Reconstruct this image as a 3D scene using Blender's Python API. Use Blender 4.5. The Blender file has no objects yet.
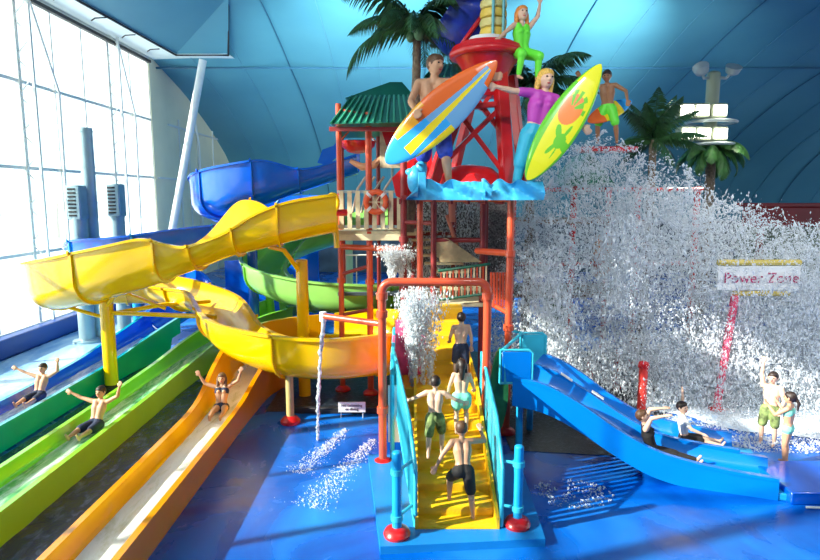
import bpy, math, random
import numpy as np
from mathutils import Vector, Matrix, noise
random.seed(7); rng = np.random.default_rng(7)
sc = bpy.context.scene
C = sc.collection
PI = math.pi
V = Vector
# ------------------------------------------------------------------ camera
F, TH, H = 600.0, math.radians(7.9), 5.0
cam = bpy.data.cameras.new('camera'); camo = bpy.data.objects.new('camera', cam); C.objects.link(camo)
camo.location = (0, 0, H); camo.rotation_euler = (PI/2 - TH, 0, 0)
cam.sensor_width = 36; cam.lens = 36*F/820; cam.clip_end = 500
sc.camera = camo
# ------------------------------------------------------------------ world, sun, exposure
w = bpy.data.worlds.new('sky'); sc.world = w; w.use_nodes = True
bg = w.node_tree.nodes['Background']; bg.inputs[0].default_value = (0.86, 0.95, 1.0, 1); bg.inputs[1].default_value = 1.5
sun = bpy.data.lights.new('sun', 'SUN'); sun.energy = 9.0; sun.angle = math.radians(0.7); sun.color = (1.0, 0.95, 0.86)
so = bpy.data.objects.new('sun', sun); C.objects.link(so); so.location = (-30, -10, 20)
so.rotation_euler = V((1, .34, -.58)).to_track_quat('-Z', 'Y').to_euler()
sc.view_settings.view_transform = 'Standard'; sc.view_settings.look = 'None'
sc.view_settings.gamma = 1; sc.view_settings.exposure = 0.45; sc.view_settings.use_curve_mapping = False
sc.cycles.use_denoising = True
sc.cycles.max_bounces = 8; sc.cycles.diffuse_bounces = 3; sc.cycles.transparent_max_bounces = 12

def spot(name, loc, aim, power, size=1.2, col=(1, 1, 1), blend=.6, rad=.3):
    l = bpy.data.lights.new(name, 'SPOT'); l.energy = power; l.spot_size = size; l.spot_blend = blend
    l.color = col; l.shadow_soft_size = rad
    o = bpy.data.objects.new(name, l); C.objects.link(o); o.location = loc
    o.rotation_euler = (V(aim)-V(loc)).to_track_quat('-Z', 'Y').to_euler()
    return o

# pixel helpers: a point of the photograph taken to its real distance
def ray(px, py):
    u = (280-py)/F
    return (px-410)/F, math.cos(TH)+u*math.sin(TH), u*math.cos(TH)-math.sin(TH)
def fl(px, py, z=0.0):
    r = ray(px, py); t = (z-H)/r[2]; return V((r[0]*t, r[1]*t, z))
def at(px, py, Y):
    r = ray(px, py); t = Y/r[1]; return V((r[0]*t, Y, H+r[2]*t))

# ------------------------------------------------------------------ materials
MATS = {}
def mat(name, col, rough=.5, metal=0, spec=.5, noise_s=0, noise_a=.1, bump=0, bscale=20, coat=0, trans=0, emit=None, es=0, coord='Object'):
    if name in MATS: return MATS[name]
    m = bpy.data.materials.new(name); m.use_nodes = True
    nt = m.node_tree; b = nt.nodes['Principled BSDF']
    b.inputs['Base Color'].default_value = (*col, 1); b.inputs['Roughness'].default_value = rough
    b.inputs['Metallic'].default_value = metal; b.inputs['Specular IOR Level'].default_value = spec
    b.inputs['Coat Weight'].default_value = coat; b.inputs['Coat Roughness'].default_value = .08
    b.inputs['Transmission Weight'].default_value = trans
    if emit: b.inputs['Emission Color'].default_value = (*emit, 1); b.inputs['Emission Strength'].default_value = es
    tc = nt.nodes.new('ShaderNodeTexCoord')
    if noise_s:
        n = nt.nodes.new('ShaderNodeTexNoise'); n.inputs['Scale'].default_value = noise_s; n.inputs['Detail'].default_value = 6
        r = nt.nodes.new('ShaderNodeMapRange'); r.inputs[1].default_value = .3; r.inputs[2].default_value = .7
        r.inputs[3].default_value = 1-noise_a; r.inputs[4].default_value = 1+noise_a
        h = nt.nodes.new('ShaderNodeHueSaturation'); h.inputs['Color'].default_value = (*col, 1)
        nt.links.new(tc.outputs[coord], n.inputs['Vector']); nt.links.new(n.outputs[0], r.inputs[0])
        nt.links.new(r.outputs[0], h.inputs['Value']); nt.links.new(h.outputs[0], b.inputs['Base Color'])
    if bump:
        n2 = nt.nodes.new('ShaderNodeTexNoise'); n2.inputs['Scale'].default_value = bscale; n2.inputs['Detail'].default_value = 4
        bp = nt.nodes.new('ShaderNodeBump'); bp.inputs['Strength'].default_value = bump; bp.inputs['Distance'].default_value = .05
        nt.links.new(tc.outputs[coord], n2.inputs['Vector']); nt.links.new(n2.outputs[0], bp.inputs['Height'])
        nt.links.new(bp.outputs[0], b.inputs['Normal'])
    MATS[name] = m
    return m
yellow = mat('yellow_fibreglass', (.93, .56, .0), .22, noise_s=1.2, noise_a=.05, coat=.5)
orange = mat('orange_fibreglass', (.82, .27, .0), .22, noise_s=1.2, noise_a=.06, coat=.5)
lime = mat('lime_fibreglass', (.25, .72, .03), .22, noise_s=1.2, noise_a=.06, coat=.5)
paleg = mat('pale_green_fibreglass', (.30, .66, .14), .22, noise_s=1.5, noise_a=.08, coat=.5)
blue = mat('blue_fibreglass', (.0, .12, .72), .2, noise_s=1.2, noise_a=.06, coat=.5)
azure = mat('azure_fibreglass', (.0, .18, .66), .25, noise_s=1.2, noise_a=.06, coat=.4)
teal = mat('teal_fibreglass', (.0, .36, .45), .22, noise_s=1.2, noise_a=.06, coat=.5)
cyanp = mat('cyan_paint', (.04, .50, .66), .35, noise_s=3, noise_a=.08)
skyp = mat('sky_blue_paint', (.01, .36, .72), .35, noise_s=3, noise_a=.08)
redp = mat('red_paint', (.62, .012, .015), .3, noise_s=3, noise_a=.1, coat=.4)
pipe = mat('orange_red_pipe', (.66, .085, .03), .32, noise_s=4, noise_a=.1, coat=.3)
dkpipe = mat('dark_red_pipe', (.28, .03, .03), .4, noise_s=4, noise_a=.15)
stepy = mat('yellow_step', (.88, .50, .01), .35, noise_s=3, noise_a=.12, bump=.15, bscale=30)
white = mat('white_paint', (.8, .82, .8), .5, noise_s=2, noise_a=.04)
cream = mat('cream_board', (.74, .66, .42), .55, noise_s=6, noise_a=.15)
greyst = mat('grey_steel', (.42, .48, .48), .4, noise_s=3, noise_a=.08)
duct = mat('duct_metal', (.36, .50, .54), .35, metal=.3, noise_s=3, noise_a=.08)
black = mat('black_rubber', (.02, .02, .022), .6)
darkm = mat('dark_metal', (.05, .07, .09), .6, noise_s=3, noise_a=.2)  # dark metal tone with random mottling
roofg = mat('green_roof_metal', (.012, .17, .10), .35, noise_s=3, noise_a=.12)
trunkm = mat('palm_trunk', (.20, .15, .10), .8, noise_s=12, noise_a=.35, bump=.5, bscale=25)
leafm = mat('palm_leaf', (.035, .11, .035), .45, noise_s=5, noise_a=.4)
leaf2 = mat('palm_leaf_bright', (.05, .17, .035), .45, noise_s=5, noise_a=.4)
skin = mat('skin', (.62, .33, .19), .5, noise_s=8, noise_a=.06)
skin2 = mat('skin_pale', (.76, .48, .33), .5, noise_s=8, noise_a=.06)
skin3 = mat('skin_tan', (.40, .19, .09), .5, noise_s=8, noise_a=.06)
hairb = mat('hair_dark', (.025, .014, .01), .5, noise_s=40, noise_a=.4)
hairbr = mat('hair_brown', (.12, .055, .025), .5, noise_s=40, noise_a=.4)
blond = mat('hair_blonde', (.75, .44, .08), .5, noise_s=30, noise_a=.3)
ginger = mat('hair_ginger', (.75, .26, .05), .5, noise_s=30, noise_a=.3)
eyew = mat('eye', (.03, .02, .02), .2)
lipm = mat('lips', (.55, .08, .08), .4)
clothn = mat('navy_cloth', (.02, .03, .07), .8, noise_s=10, noise_a=.3)
clothb = mat('black_cloth', (.015, .013, .013), .8)
clothg = mat('mint_cloth', (.22, .68, .50), .8, noise_s=8, noise_a=.1)
clotho = mat('camouflage_cloth', (.16, .22, .07), .8, noise_s=9, noise_a=.9)
clothm = mat('magenta_cloth', (.52, .06, .45), .5)
clothjean = mat('turquoise_trousers', (.03, .45, .65), .5, noise_s=6, noise_a=.1)
clothgreen = mat('green_suit', (.15, .85, .05), .5)
clothbl = mat('blue_shorts', (.02, .06, .45), .6, noise_s=9, noise_a=.3)
wavem = mat('painted_wave', (.05, .42, .72), .35, noise_s=2.2, noise_a=.35, bump=.3, bscale=5)

def foamy(name, base, foam, sx, sy, lo, hi, rough=.15, bump=.4):
    m = bpy.data.materials.new(name); m.use_nodes = True; nt = m.node_tree; b = nt.nodes['Principled BSDF']
    tc = nt.nodes.new('ShaderNodeTexCoord'); mp = nt.nodes.new('ShaderNodeMapping'); mp.inputs['Scale'].default_value = (sx, sy, 1)
    n = nt.nodes.new('ShaderNodeTexNoise'); n.inputs['Scale'].default_value = 1; n.inputs['Detail'].default_value = 9; n.inputs['Roughness'].default_value = .7
    n.inputs['Distortion'].default_value = .6
    cr = nt.nodes.new('ShaderNodeValToRGB'); cr.color_ramp.elements[0].position = lo; cr.color_ramp.elements[1].position = hi
    cr.color_ramp.elements[0].color = (*base, 1); cr.color_ramp.elements[1].color = (*foam, 1)
    bp = nt.nodes.new('ShaderNodeBump'); bp.inputs['Strength'].default_value = bump; bp.inputs['Distance'].default_value = .04
    L = nt.links.new
    L(tc.outputs['Object'], mp.inputs['Vector']); L(mp.outputs[0], n.inputs['Vector']); L(n.outputs[0], cr.inputs[0]); L(cr.outputs[0], b.inputs['Base Color'])
    L(n.outputs[0], bp.inputs['Height']); L(bp.outputs[0], b.inputs['Normal']); b.inputs['Roughness'].default_value = rough
    MATS[name] = m; return m
water_o = foamy('water_over_cream', (.66, .68, .50), (.98, .99, .98), 5, 1.2, .30, .48)
water_g = foamy('water_over_green', (.07, .40, .10), (.90, .98, .92), 5, 1.0, .40, .64)
water_b = foamy('water_over_blue', (.10, .28, .55), (.92, .97, 1.0), 4, 1.0, .38, .58)
pool_m = foamy('pool_water', (.002, .020, .13), (.20, .38, .68), 5, 2.6, .50, .85, .12, .5)
pale_m = foamy('pale_wet_deck', (.02, .22, .62), (.55, .80, .95), .45, .25, .30, .62, .12, .05)

# floor: blue safety surface with worn pale patches and wetter, shinier zones
def floor_mat():
    m = bpy.data.materials.new('blue_safety_floor'); m.use_nodes = True; nt = m.node_tree; b = nt.nodes['Principled BSDF']; L = nt.links.new
    tc = nt.nodes.new('ShaderNodeTexCoord')
    n = nt.nodes.new('ShaderNodeTexNoise'); n.inputs['Scale'].default_value = .55; n.inputs['Detail'].default_value = 7; n.inputs['Distortion'].default_value = .8
    cr = nt.nodes.new('ShaderNodeValToRGB'); e = cr.color_ramp.elements
    e[0].position = .30; e[0].color = (.0, .05, .34, 1); e[1].position = .74; e[1].color = (.02, .26, .70, 1)
    x = cr.color_ramp.elements.new(.5); x.color = (.0, .125, .56, 1)
    n2 = nt.nodes.new('ShaderNodeTexNoise'); n2.inputs['Scale'].default_value = 60; n2.inputs['Detail'].default_value = 2
    bp = nt.nodes.new('ShaderNodeBump'); bp.inputs['Strength'].default_value = .25; bp.inputs['Distance'].default_value = .01
    rr = nt.nodes.new('ShaderNodeMapRange'); rr.inputs[1].default_value = .35; rr.inputs[2].default_value = .65; rr.inputs[3].default_value = .12; rr.inputs[4].default_value = .45
    L(tc.outputs['Object'], n.inputs[0]); L(n.outputs[0], cr.inputs[0]); L(cr.outputs[0], b.inputs['Base Color'])
    L(tc.outputs['Object'], n2.inputs[0]); L(n2.outputs[0], bp.inputs['Height']); L(bp.outputs[0], b.inputs['Normal'])
    L(n.outputs[0], rr.inputs[0]); L(rr.outputs[0], b.inputs['Roughness'])
    return m
floorm = floor_mat()

def membrane():
    m = bpy.data.materials.new('teal_membrane'); m.use_nodes = True; nt = m.node_tree; b = nt.nodes['Principled BSDF']; L = nt.links.new
    tc = nt.nodes.new('ShaderNodeTexCoord')
    n = nt.nodes.new('ShaderNodeTexNoise'); n.inputs['Scale'].default_value = .12; n.inputs['Detail'].default_value = 5
    cr = nt.nodes.new('ShaderNodeValToRGB'); e = cr.color_ramp.elements
    e[0].position = .35; e[0].color = (.075, .28, .38, 1); e[1].position = .7; e[1].color = (.12, .37, .45, 1)
    L(tc.outputs['Object'], n.inputs[0]); L(n.outputs[0], cr.inputs[0]); L(cr.outputs[0], b.inputs['Base Color'])
    b.inputs['Roughness'].default_value = .55
    return m
memb = membrane()

def glass():
    m = bpy.data.materials.new('window_glass'); m.use_nodes = True; nt = m.node_tree; nt.nodes.clear(); L = nt.links.new
    o = nt.nodes.new('ShaderNodeOutputMaterial'); t = nt.nodes.new('ShaderNodeBsdfTransparent'); t.inputs[0].default_value = (.97, 1, .99, 1)
    g = nt.nodes.new('ShaderNodeBsdfGlossy'); g.inputs['Roughness'].default_value = .03
    mx = nt.nodes.new('ShaderNodeMixShader'); mx.inputs[0].default_value = .06
    L(t.outputs[0], mx.inputs[1]); L(g.outputs[0], mx.inputs[2]); L(mx.outputs[0], o.inputs[0]); return m
glassm = glass()

def dropm(name, tr):
    m = bpy.data.materials.new(name); m.use_nodes = True; nt = m.node_tree; nt.nodes.clear(); L = nt.links.new
    o = nt.nodes.new('ShaderNodeOutputMaterial'); d = nt.nodes.new('ShaderNodeBsdfDiffuse'); d.inputs[0].default_value = (.93, .97, 1, 1)
    t = nt.nodes.new('ShaderNodeBsdfTranslucent'); t.inputs[0].default_value = (.93, .97, 1, 1)
    p = nt.nodes.new('ShaderNodeBsdfTransparent')
    a = nt.nodes.new('ShaderNodeMixShader'); a.inputs[0].default_value = .5
    b = nt.nodes.new('ShaderNodeMixShader'); b.inputs[0].default_value = tr
    L(d.outputs[0], a.inputs[1]); L(t.outputs[0], a.inputs[2]); L(a.outputs[0], b.inputs[1]); L(p.outputs[0], b.inputs[2]); L(b.outputs[0], o.inputs[0]); return m
drops = dropm('water_drops', .22)

# ------------------------------------------------------------------ mesh builder
class MB:
    def __init__(s): s.v = []; s.f = []; s.m = []
    def add(s, vs, fs, mi=0):
        o = len(s.v); s.v += [tuple(v) for v in vs]; s.f += [tuple(i+o for i in f) for f in fs]; s.m += [mi]*len(fs); return s
    def box(s, c, d, rot=None, mi=0):
        c = V(c); hx, hy, hz = d[0]/2, d[1]/2, d[2]/2; b = min(hx, hy, hz)*.18
        vs = []
        # bevelled box: 24 vertices
        for sx in (-1, 1):
            for sy in (-1, 1):
                for sz in (-1, 1):
                    vs += [V((sx*hx, sy*(hy-b), sz*(hz-b))), V((sx*(hx-b), sy*hy, sz*(hz-b))), V((sx*(hx-b), sy*(hy-b), sz*hz))]
        def i(sx, sy, sz, k): return ((sx*2+sy)*2+sz)*3+k
        fs = [(i(0,0,0,0), i(0,0,1,0), i(0,1,1,0), i(0,1,0,0)), (i(1,0,0,0), i(1,1,0,0), i(1,1,1,0), i(1,0,1,0)),
              (i(0,0,0,1), i(1,0,0,1), i(1,0,1,1), i(0,0,1,1)), (i(0,1,0,1), i(0,1,1,1), i(1,1,1,1), i(1,1,0,1)),
              (i(0,0,0,2), i(0,1,0,2), i(1,1,0,2), i(1,0,0,2)), (i(0,0,1,2), i(1,0,1,2), i(1,1,1,2), i(0,1,1,2))]
        for a in (0, 1):
            for b_ in (0, 1):
                fs += [(i(a,b_,0,0), i(a,b_,1,0), i(a,b_,1,1), i(a,b_,0,1)), (i(a,0,b_,0), i(a,1,b_,0), i(a,1,b_,2), i(a,0,b_,2)),
                       (i(0,a,b_,1), i(1,a,b_,1), i(1,a,b_,2), i(0,a,b_,2))]
                for c_ in (0, 1): fs.append((i(a,b_,c_,0), i(a,b_,c_,1), i(a,b_,c_,2)))
        if rot is not None: vs = [rot @ v for v in vs]
        return s.add([v+c for v in vs], fs, mi)
    def tube(s, pts, r, seg=10, mi=0, cap=True):
        pts = [V(p) for p in pts]; n = len(pts); rs = r if isinstance(r, (list, tuple)) else [r]*n
        t0 = (pts[1]-pts[0]).normalized(); up = V((0, 0, 1)) if abs(t0.z) < .9 else V((1, 0, 0)); a = t0.cross(up).normalized()
        vs = []
        for k in range(n):
            t = (pts[min(k+1, n-1)]-pts[max(k-1, 0)]).normalized(); a = (a-t*a.dot(t)).normalized(); b = t.cross(a)
            for j in range(seg):
                g = 2*PI*j/seg; vs.append(pts[k]+(a*math.cos(g)+b*math.sin(g))*rs[k])
        fs = [(k*seg+j, k*seg+(j+1) % seg, (k+1)*seg+(j+1) % seg, (k+1)*seg+j) for k in range(n-1) for j in range(seg)]
        if cap: fs += [tuple(range(seg-1, -1, -1)), tuple((n-1)*seg+j for j in range(seg))]
        return s.add(vs, fs, mi)
    def lathe(s, prof, c=(0, 0, 0), seg=24, rot=None, mi=0):
        c = V(c); vs = []
        for r, z in prof:
            for j in range(seg):
                g = 2*PI*j/seg; p = V((r*math.cos(g), r*math.sin(g), z)); vs.append((rot @ p if rot is not None else p)+c)
        n = len(prof)
        fs = [(k*seg+j, k*seg+(j+1) % seg, (k+1)*seg+(j+1) % seg, (k+1)*seg+j) for k in range(n-1) for j in range(seg)]
        fs += [tuple(range(seg-1, -1, -1)), tuple((n-1)*seg+j for j in range(seg))]
        return s.add(vs, fs, mi)
    def ell(s, c, r, rot=None, seg=14, ring=9, mi=0):
        pr = [(max(1e-4, math.sin(PI*k/ring)), -math.cos(PI*k/ring)) for k in range(ring+1)]
        c = V(c); vs = []
        for q, z in pr:
            for j in range(seg):
                g = 2*PI*j/seg; p = V((q*math.cos(g)*r[0], q*math.sin(g)*r[1], z*r[2])); vs.append((rot @ p if rot is not None else p)+c)
        fs = [(k*seg+j, k*seg+(j+1) % seg, (k+1)*seg+(j+1) % seg, (k+1)*seg+j) for k in range(ring) for j in range(seg)]
        fs += [tuple(range(seg-1, -1, -1)), tuple(ring*seg+j for j in range(seg))]
        return s.add(vs, fs, mi)
    def caps(s, p0, r0, p1, r1, seg=12, mi=0):
        p0, p1 = V(p0), V(p1); d = p1-p0; L = d.length
        if L < 1e-6: return s.ell(p0, (r0,)*3)
        q = d.to_track_quat('Z', 'Y').to_matrix()
        pr = [(max(1e-4, r0*math.cos(a)), r0*math.sin(a)) for a in (-PI/2, -PI/3, -PI/6, 0)] + \
             [(max(1e-4, r1*math.cos(a)), L+r1*math.sin(a)) for a in (0, PI/6, PI/3, PI/2)]
        return s.lathe(pr, p0, seg, q, mi)
    def prism(s, poly, o, ax, ay, th, mi=0):
        o, ax, ay = V(o), V(ax), V(ay); nz = ax.cross(ay).normalized()*th; n = len(poly)
        vs = [o+ax*x+ay*y-nz/2 for x, y in poly]+[o+ax*x+ay*y+nz/2 for x, y in poly]
        fs = [tuple(range(n-1, -1, -1)), tuple(range(n, 2*n))]+[(i, (i+1) % n, n+(i+1) % n, n+i) for i in range(n)]
        return s.add(vs, fs, mi)
    def build(s, name, mats, parent=None, base=None, smooth=True, label=None):
        if not isinstance(mats, (list, tuple)): mats = [mats]
        if parent is not None: org = worldloc(parent)
        else:
            a = np.array(s.v); org = V(base) if base is not None else V((float(a[:, 0].mean()), float(a[:, 1].mean()), float(a[:, 2].min())))
        me = bpy.data.meshes.new(name); me.from_pydata([(x-org.x, y-org.y, z-org.z) for x, y, z in s.v], [], s.f)
        for m in mats: me.materials.append(m)
        if len(mats) > 1: me.polygons.foreach_set('material_index', s.m)
        me.update()
        import bmesh
        bm = bmesh.new(); bm.from_mesh(me); bmesh.ops.recalc_face_normals(bm, faces=bm.faces); bm.to_mesh(me); bm.free()
        o = bpy.data.objects.new(name, me); C.objects.link(o)
        if parent is None: o.location = org
        else: o.parent = parent
        if smooth: me.shade_smooth(); me.set_sharp_from_angle(angle=math.radians(40))
        if label: o['label'] = label
        return o
LOC = {}
def worldloc(o):
    while o.parent: o = o.parent
    return o.location.copy()
def tag(o, label=None, cat=None, group=None, kind=None):
    if label: o['label'] = label
    if cat: o['category'] = cat
    if group: o['group'] = group
    if kind: o['kind'] = kind
    return o
def thing(name, label, cat, loc=(0, 0, 0), group=None, rz=0):
    o = bpy.data.objects.new(name, None); C.objects.link(o); o.location = loc; o.rotation_euler.z = rz; o.empty_display_size = .2
    return tag(o, label, cat, group)
def structure(o): o['kind'] = 'structure'; return o
def copy_tree(o, parent=None):
    c = o.copy(); C.objects.link(c); c.parent = parent
    for ch in [x for x in o.children]: copy_tree(ch, c)
    return c

def cat(pts, n=8):
    pts = [np.array(p, float) for p in pts]; P = [2*pts[0]-pts[1]]+pts+[2*pts[-1]-pts[-2]]; out = []
    for i in range(1, len(P)-2):
        for k in range(n):
            t = k/n; a, b, c, d = P[i-1], P[i], P[i+1], P[i+2]
            out.append(.5*((2*b)+(-a+c)*t+(2*a-5*b+4*c-d)*t*t+(-a+3*b-3*c+d)*t**3))
    out.append(P[-2]); return out

# sweep a closed profile along a path; path rows: x, y, z, left wall height, right wall height, width
def flume_rings(path, n=8, th=.05, flat=False, bottom=None):
    S = cat(path, n); rings = []
    for i, p in enumerate(S):
        a = S[max(i-1, 0)]; b = S[min(i+1, len(S)-1)]; t = V((b[0]-a[0], b[1]-a[1], 0)).normalized(); rt = V((t.y, -t.x, 0))
        hl, hr, wd = p[3], p[4], p[5]; c = V(p[:3]); inn = []; out = []
        if flat:
            inn = [(-wd/2-.02, hl), (-wd/2+.05, .12), (-wd/2+.14, .03), (0, .0), (wd/2-.14, .03), (wd/2-.05, .12), (wd/2+.02, hr)]
            out = [(-wd/2-.12, hl), (-wd/2-.12, hl-.06), (-wd/2-.07, hl-.08), (-wd/2-.05, -th-.02), (0, -th-.02), (wd/2+.05, -th-.02), (wd/2+.07, hr-.08), (wd/2+.12, hr-.06), (wd/2+.12, hr)]
            if bottom is not None and c.z < .6:
                bz = bottom-c.z
                out[3] = (-wd/2-.05, bz); out[4] = (0, bz); out[5] = (wd/2+.05, bz)
        else:
            d = .42*wd
            arc = [math.radians(x) for x in range(-80, 81, 16)]
            inn = [(-wd/2*1.03, hl)]+[(wd/2*math.sin(x), d*(1-math.cos(x))) for x in arc]+[(wd/2*1.03, hr)]
            w2 = wd/2+th
            out = [(-w2*1.05-.05, hl), (-w2*1.05-.05, hl-.06), (-w2*1.03, hl-.07)]+[(w2*math.sin(x), d+th-(d+th)*math.cos(x)-th*1.0) for x in arc]+[(w2*1.03, hr-.07), (w2*1.05+.05, hr-.06), (w2*1.05+.05, hr)]
        loop = inn+out[::-1]
        rings.append(([c+rt*s_+V((0, 0, h)) for s_, h in loop], len(inn)))
    return S, rings
def flume(parent, name, path, m, n=8, flat=False, ribs=0, ribm=None, mat_in=None, bottom=None):
    S, R = flume_rings(path, n, flat=flat, bottom=bottom); mb = MB(); k = len(R[0][0]); ni = R[0][1]
    vs = [p for r, _ in R for p in r]
    fin = [(i*k+j, i*k+j+1, (i+1)*k+j+1, (i+1)*k+j) for i in range(len(R)-1) for j in range(ni-1)]
    fout = [(i*k+j, i*k+(j+1) % k, (i+1)*k+(j+1) % k, (i+1)*k+j) for i in range(len(R)-1) for j in range(ni-1, k)]
    mb.add(vs, fout+[tuple(range(k)), tuple((len(R)-1)*k+j for j in range(k))], 0)
    mb.f += fin; mb.m += [1 if mat_in else 0]*len(fin)
    o = mb.build(name, [m, mat_in] if mat_in else m, parent)
    if ribs:
        for i in range(ribs, len(R)-1, ribs):
            rb = MB(); A = R[i][0][ni:]; t = (V(S[i+1][:3])-V(S[i-1][:3])).normalized()*.025; c = V(S[i][:3])+V((0, 0, .4))
            B = [p+(p-c).normalized()*.07 for p in A]; q = len(A)
            vv = [p-t for p in A]+[p-t for p in B]+[p+t for p in A]+[p+t for p in B]
            ff = []
            for j in range(q-1):
                ff += [(j, j+1, q+j+1, q+j), (2*q+j, 3*q+j, 3*q+j+1, 2*q+j+1), (q+j, q+j+1, 3*q+j+1, 3*q+j)]
            rb.add(vv, ff); rb.build('joint_flange', ribm or m, o)
    return o, S, R
def water_strip(name, S, width, z, m, parent=None, i0=0, i1=None):
    mb = MB(); vs = []; S = S[i0:i1]
    for i, p in enumerate(S):
        a = S[max(i-1, 0)]; b = S[min(i+1, len(S)-1)]; t = V((b[0]-a[0], b[1]-a[1], 0)).normalized(); rt = V((t.y, -t.x, 0))
        for q in range(9):
            x = (q/8-.5)*width; vs.append(V(p[:3])+rt*x+V((0, 0, z+.015*noise.noise(V((p[0]*3+x*6, p[1]*3, 0))))))
    mb.add(vs, [(i*9+j, i*9+j+1, (i+1)*9+j+1, (i+1)*9+j) for i in range(len(S)-1) for j in range(8)])
    return mb.build(name, m, parent)

# ================================================================== THE SETTING
VP = [(22, 13.95), (25, 13.65), (28, 13.2), (31, 12.55), (33, 12.0), (37, 11.0), (41, 9.6), (44.5, 8.0), (47.5, 5.8), (49.5, 3.2), (50.5, 0)]
spot('fill_spot', (-7, 1, 13.2), (1.0, 13, 6.2), 2600, .75, (1, .95, .86), .9, .4)  # unseen fill spots, added to brighten the statues and the spray
spot('fill_spot', (3, 2, 13.6), (6.5, 14, 3.5), 2600, 1.0, (1, .98, .95), .9, .4)
spot('fill_spot', (14, 4, 13.6), (9.5, 14, 2.2), 3800, .9, (1, 1, 1), .9, .4)
def vault():
    prof = cat([(y, z) for y, z in VP], 4); mb = MB(); xs = list(np.linspace(-13.6, 44, 49)); vs = []
    for x in xs:
        ph = ((x+13.6) % 7.2)/7.2; sag = .22*math.sin(PI*ph)
        for y, z in prof: vs.append((x, y-sag*.6, z-sag))
    n = len(prof); mb.add(vs, [(i*n+j, i*n+j+1, (i+1)*n+j+1, (i+1)*n+j) for i in range(len(xs)-1) for j in range(n-1)])
    o = structure(mb.build('ceiling', memb))
    seam = mat('membrane_seam', (.03, .13, .22), .5)
    sl = mat('membrane_seam_light', (.13, .36, .48), .5)
    mb = MB(); ml = MB()
    for i, x in enumerate(xs):
        if i % 6 == 0: mb.tube([(x, y-.03, z-.05) for y, z in prof], .03, 6)
        elif i % 2 == 0: ml.tube([(x, y-.02-.13*math.sin(PI*((x+13.6) % 7.2)/7.2), z-.02-.22*math.sin(PI*((x+13.6) % 7.2)/7.2)) for y, z in prof], .02, 5)
    for y, z in (VP[1], VP[4]): mb.tube([(-13.5, y-.1, z-.27), (44, y-.1, z-.27)], .06, 6)
    structure(mb.build('trim_1', seam, o)); structure(ml.build('trim_2', sl, o))
vault()
mb = MB(); mb.add([(-13.6, 0, 14.3), (44, 0, 14.3), (44, 22.2, 13.95), (-13.6, 22.2, 13.95), (-13.6, 0, 14.5), (44, 0, 14.5), (44, 22.2, 14.15), (-13.6, 22.2, 14.15)], [(0, 1, 2, 3), (4, 5, 6, 7), (0, 1, 5, 4), (2, 3, 7, 6), (0, 3, 7, 4), (1, 2, 6, 5)])
structure(mb.build('ceiling_unseen', memb, smooth=False))  # unseen flat roof, put in to cut ambient light from above
mb = MB(); mb.box((15, -2.2, 7.2), (58, .3, 14.4)); structure(mb.build('wall_unseen', mat('dim_unseen_wall', (.25, .33, .38), .7)))  # unseen dim wall behind the camera, added to cut front ambient light
mb = MB(); mb.add([(-4.3, -2, 0), (46, -2, 0), (46, 52, 0), (-4.3, 52, 0)], [(0, 1, 2, 3)]); structure(mb.build('floor', floorm))
mb = MB(); mb.add([(-13.6, -2, -.02), (-4.3, -2, -.02), (-4.3, 52, -.02), (-13.6, 52, -.02)], [(0, 1, 2, 3)]); structure(mb.build('floor', floorm))
# pools of water between the slide lanes (very shallow troughs)
for x0, x1 in ((-5.87, -4.62), (-7.9, -6.78)):
    mb = MB(); N = 90; vs = []
    for i in range(N+1):
        for j in range(13):
            x = x0+(x1-x0)*j/12; y = 3+17*i/N; vs.append((x, y, .02+.02*noise.noise(V((x*2.5, y*2.5, 1)))))
    mb.add(vs, [(i*13+j, i*13+j+1, (i+1)*13+j+1, (i+1)*13+j) for i in range(N) for j in range(12)])
    tag(mb.build('splash_water', pool_m), kind='structure')
mb = MB(); mb.add([(-12.5, 0, .01), (-9.25, 0, .01), (-9.25, 26, .01), (-12.5, 26, .01)], [(0, 1, 2, 3)]); structure(mb.build('floor_wet', pale_m))
# left window wall
wy0, wy1, zs, ztop = -2.0, 32.0, (3.0, 6.0, 8.95), 12.0
X0 = -13.5
ys = [32-2.12*i for i in range(17)]
wall = MB()
wall.box((X0, 15, .25), (.3, 34, .5)); 
for z in zs: wall.box((X0, 15, z), (.14, 34, .12))
wall.box((X0, 15, ztop), (.25, 34, .3))
wframe = mat('white_window_frame', (.72, .75, .72), .4)
structure(wall.build('wall_left', wframe))
mb = MB()
for i, y in enumerate(ys):
    big = (i % 3 == 2)
    mb.box((X0, y, 6.1), (.2 if big else .1, .16 if big else .07, 11.8))
    if big:
        mb.box((X0+.55, y, 6.1), (.09, .09, 11.8))
        for k in range(9):
            z = .8+k*1.28; mb.tube([(X0, y, z), (X0+.55, y, z+.64), (X0, y, z+1.28)], .025, 6)
    if big: mb.tube([(X0+.5, y+.1, 11.8), (X0+.2, y+2.1, 8.9), (X0+.12, y+2.1, .6)], .05, 8)
structure(mb.build('trim_3', wframe))
k = 0
zz = [.5]+list(zs)+[ztop]
for i in range(len(ys)-1):
    k += 1; mb = MB()
    for a, b in zip(zz[:-1], zz[1:]): mb.box((X0, (ys[i]+ys[i+1])/2, (a+b)/2), (.02, ys[i]-ys[i+1]-.06, b-a-.1))
    structure(mb.build('window_%d' % k, glassm))
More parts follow.
